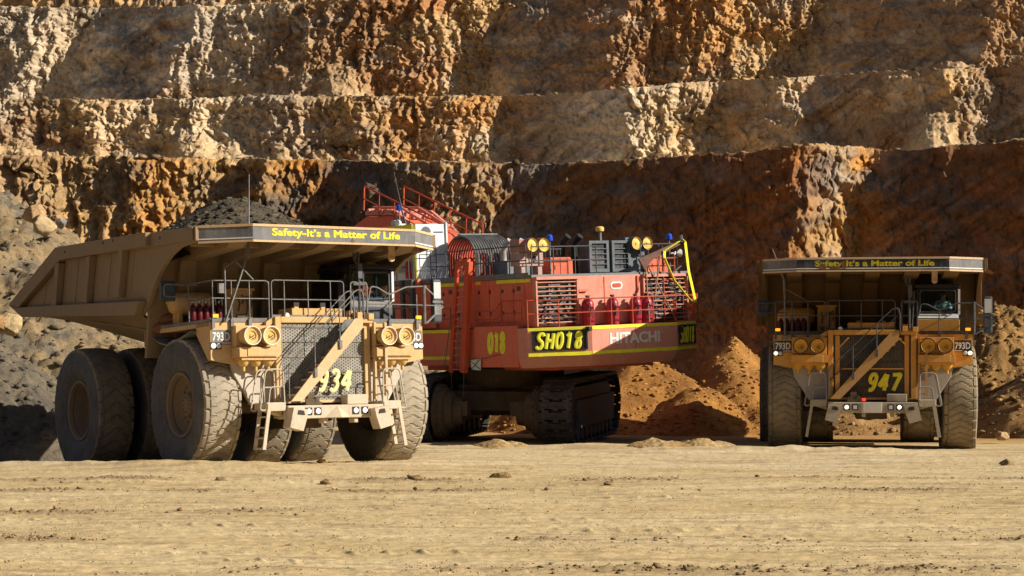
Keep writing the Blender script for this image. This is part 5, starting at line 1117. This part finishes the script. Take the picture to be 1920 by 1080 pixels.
# small mounds at the edge of the shade
for lab, x, y, h, rx in (('small lit mound of churned dirt left of the shovel track', -.55, 66.4, .26, .7), ('crusted mound of dirt between the shovel track and truck 947', 4.6, 66.0, .30, .9), ('broken ridge of tyre pressed dirt near the left wheel of truck 947', 6.05, 66.2, .30, .8)):
    heap('dirt_mound', lab, 'dirt mound', [(x,y,h,rx*1.3,1.1,.2),(x+.7,y+.2,h*.7,rx,1.0,.25)], (.46,.32,.15), (.36,.23,.10), n=110, rough=.12, noise=.35, pad=.6)

# single boulders
def at(px, py, Yd): return ((px-960)/F*Yd, Yd, CZ-(py-HOR)/F*Yd)
for lab, px, py, Yd, s, col in (
    ('large orange brown boulder, upper one of two on the talus at the left edge', 64, 402, 83.2, .46, (.38,.24,.13)),
    ('large cream boulder just below the orange brown one on the talus', 82, 424, 82.8, .50, (.44,.34,.2)),
    ('blue grey boulder right of the cream boulder on the talus', 113, 417, 83.2, .26, (.19,.2,.22)),
    ('upright pale yellow boulder beside the tail of the dump body of truck 934', 22, 611, 76.3, .46, (.5,.39,.22)),
    ('dark orange boulder cut by the left edge of the picture', 2, 606, 76.2, .42, (.34,.2,.09)),
    ('brown block lying on the lower orange ground in front of the tall dirt heap', 1308, 764, 79.0, .30, (.38,.22,.09)),
    ('tan pointed stone on the bank right of truck 947', 1877, 818, 71.3, .22, (.46,.32,.17)),
    ('dark block sunk in the cloddy heap at the right edge', 1905, 678, 79.2, .26, (.22,.13,.06))):
    boulder(lab, at(px, py, Yd), s, col, seed=int(px))
# clods lying on the haul floor that can be told apart
gz1 = lambda x, y: float(ground_z(np.array([x]), np.array([y]))[0])
for lab, px, py, s in (('pale clod on the haul floor below the bumper of truck 934', 605, 873, .10), ('dark clod in the tyre windrow left of centre', 414, 903, .12), ('dark clod below the front wheel of truck 934', 612, 906, .11),
    ('flat dark clod right of the clod below truck 934', 780, 902, .13), ('largest pile of dark clods, near the middle of the floor', 938, 894, .17), ('dark clod at the right edge of the haul floor', 1888, 873, .18), ('round clod in the windrow right of the middle', 1145, 911, .10), ('single clod on the left of the haul floor', 151, 922, .08), ('small upright dark stone near the bottom edge', 1195, 1056, .035)):
    Yd = F*CZ/(py-HOR); x = (px-960)/F*Yd; boulder(lab, (x, Yd, gz1(x, Yd)+s*.25), s, (.50,.36,.18) if 'pale' in lab else (.26,.18,.10), seed=int(px), cat='dirt clod', name='dirt_clod', sq=(1.3,1,.6))

def floor_rubble():
    P, S, C = [], [], []
    for n, big, mask in ((14000, 0, False), (12000, 1, True), (420, 2, True)):
        py = HOR+np.exp(rng.uniform(math.log(128), math.log(410), n*4)); u = rng.uniform(-60, 1980, n*4); Yd = F*CZ/(py-HOR); x = (u-960)/F*Yd
        if mask: k = rng.random(n*4) < windrow(x, Yd)**1.3
        else: k = rng.random(n*4) < np.clip(.3+fbm(x/3, Yd/1.2, 14, 3), 0, 1)
        x, Yd = x[k][:n], Yd[k][:n]; z = ground_z(x, Yd); q = rng.random(len(x))
        s = (.005+.016*q**3, .008+.034*q**3, .025+.05*q**2)[big]
        P.append(np.c_[x, Yd, z+s*.3]); S.append(s); m = rng.random((len(x), 1)); a, b = ((.34,.24,.13), (.60,.46,.28)) if not mask else ((.20,.135,.07), (.36,.25,.13)); C.append(np.array(a)*(1-m)+np.array(b)*m)
    tag(scatter('floor_rubble', np.concatenate(P), np.concatenate(S), np.concatenate(C), HEAPM, .8), kind='stuff')
floor_rubble()

# ------------------------------------------------------------------ light, sky, camera
EL, AZ = 28.5, 13.0
s = Vector((math.cos(R(AZ))*math.cos(R(EL)), -math.sin(R(AZ))*math.cos(R(EL)), math.sin(R(EL))))
ld = bpy.data.lights.new('sun', 'SUN'); ld.energy = 5.0; ld.angle = R(.5); ld.color = (1, .93, .80)
lo = bpy.data.objects.new('sun', ld); COL.objects.link(lo); lo.rotation_euler = (-s).to_track_quat('-Z', 'Y').to_euler(); lo.location = (40, 20, 60)
w = bpy.data.worlds.new('World'); scene.world = w; w.use_nodes = True; nt = w.node_tree
sk = nt.nodes.new('ShaderNodeTexSky'); sk.sky_type = 'NISHITA'; sk.sun_disc = False; sk.sun_elevation = R(EL); sk.sun_rotation = R(90+AZ)
bg = nt.nodes['Background']; bg.inputs[1].default_value = .05; nt.links.new(sk.outputs[0], bg.inputs[0])
cam = bpy.data.cameras.new('camera'); co = bpy.data.objects.new('camera', cam); COL.objects.link(co); scene.camera = co
co.location = (0, 0, CZ); co.rotation_euler = (R(90), 0, 0); cam.sensor_width = 36; cam.lens = 36*F/1920; cam.shift_y = (HOR-540)/1920
cam.clip_start = .5; cam.clip_end = 2000
vs = scene.view_settings; vs.view_transform = 'Standard'; vs.look = 'None'; vs.exposure = .55; vs.gamma = 1
scene.cycles.max_bounces = 6; scene.cycles.diffuse_bounces = 3
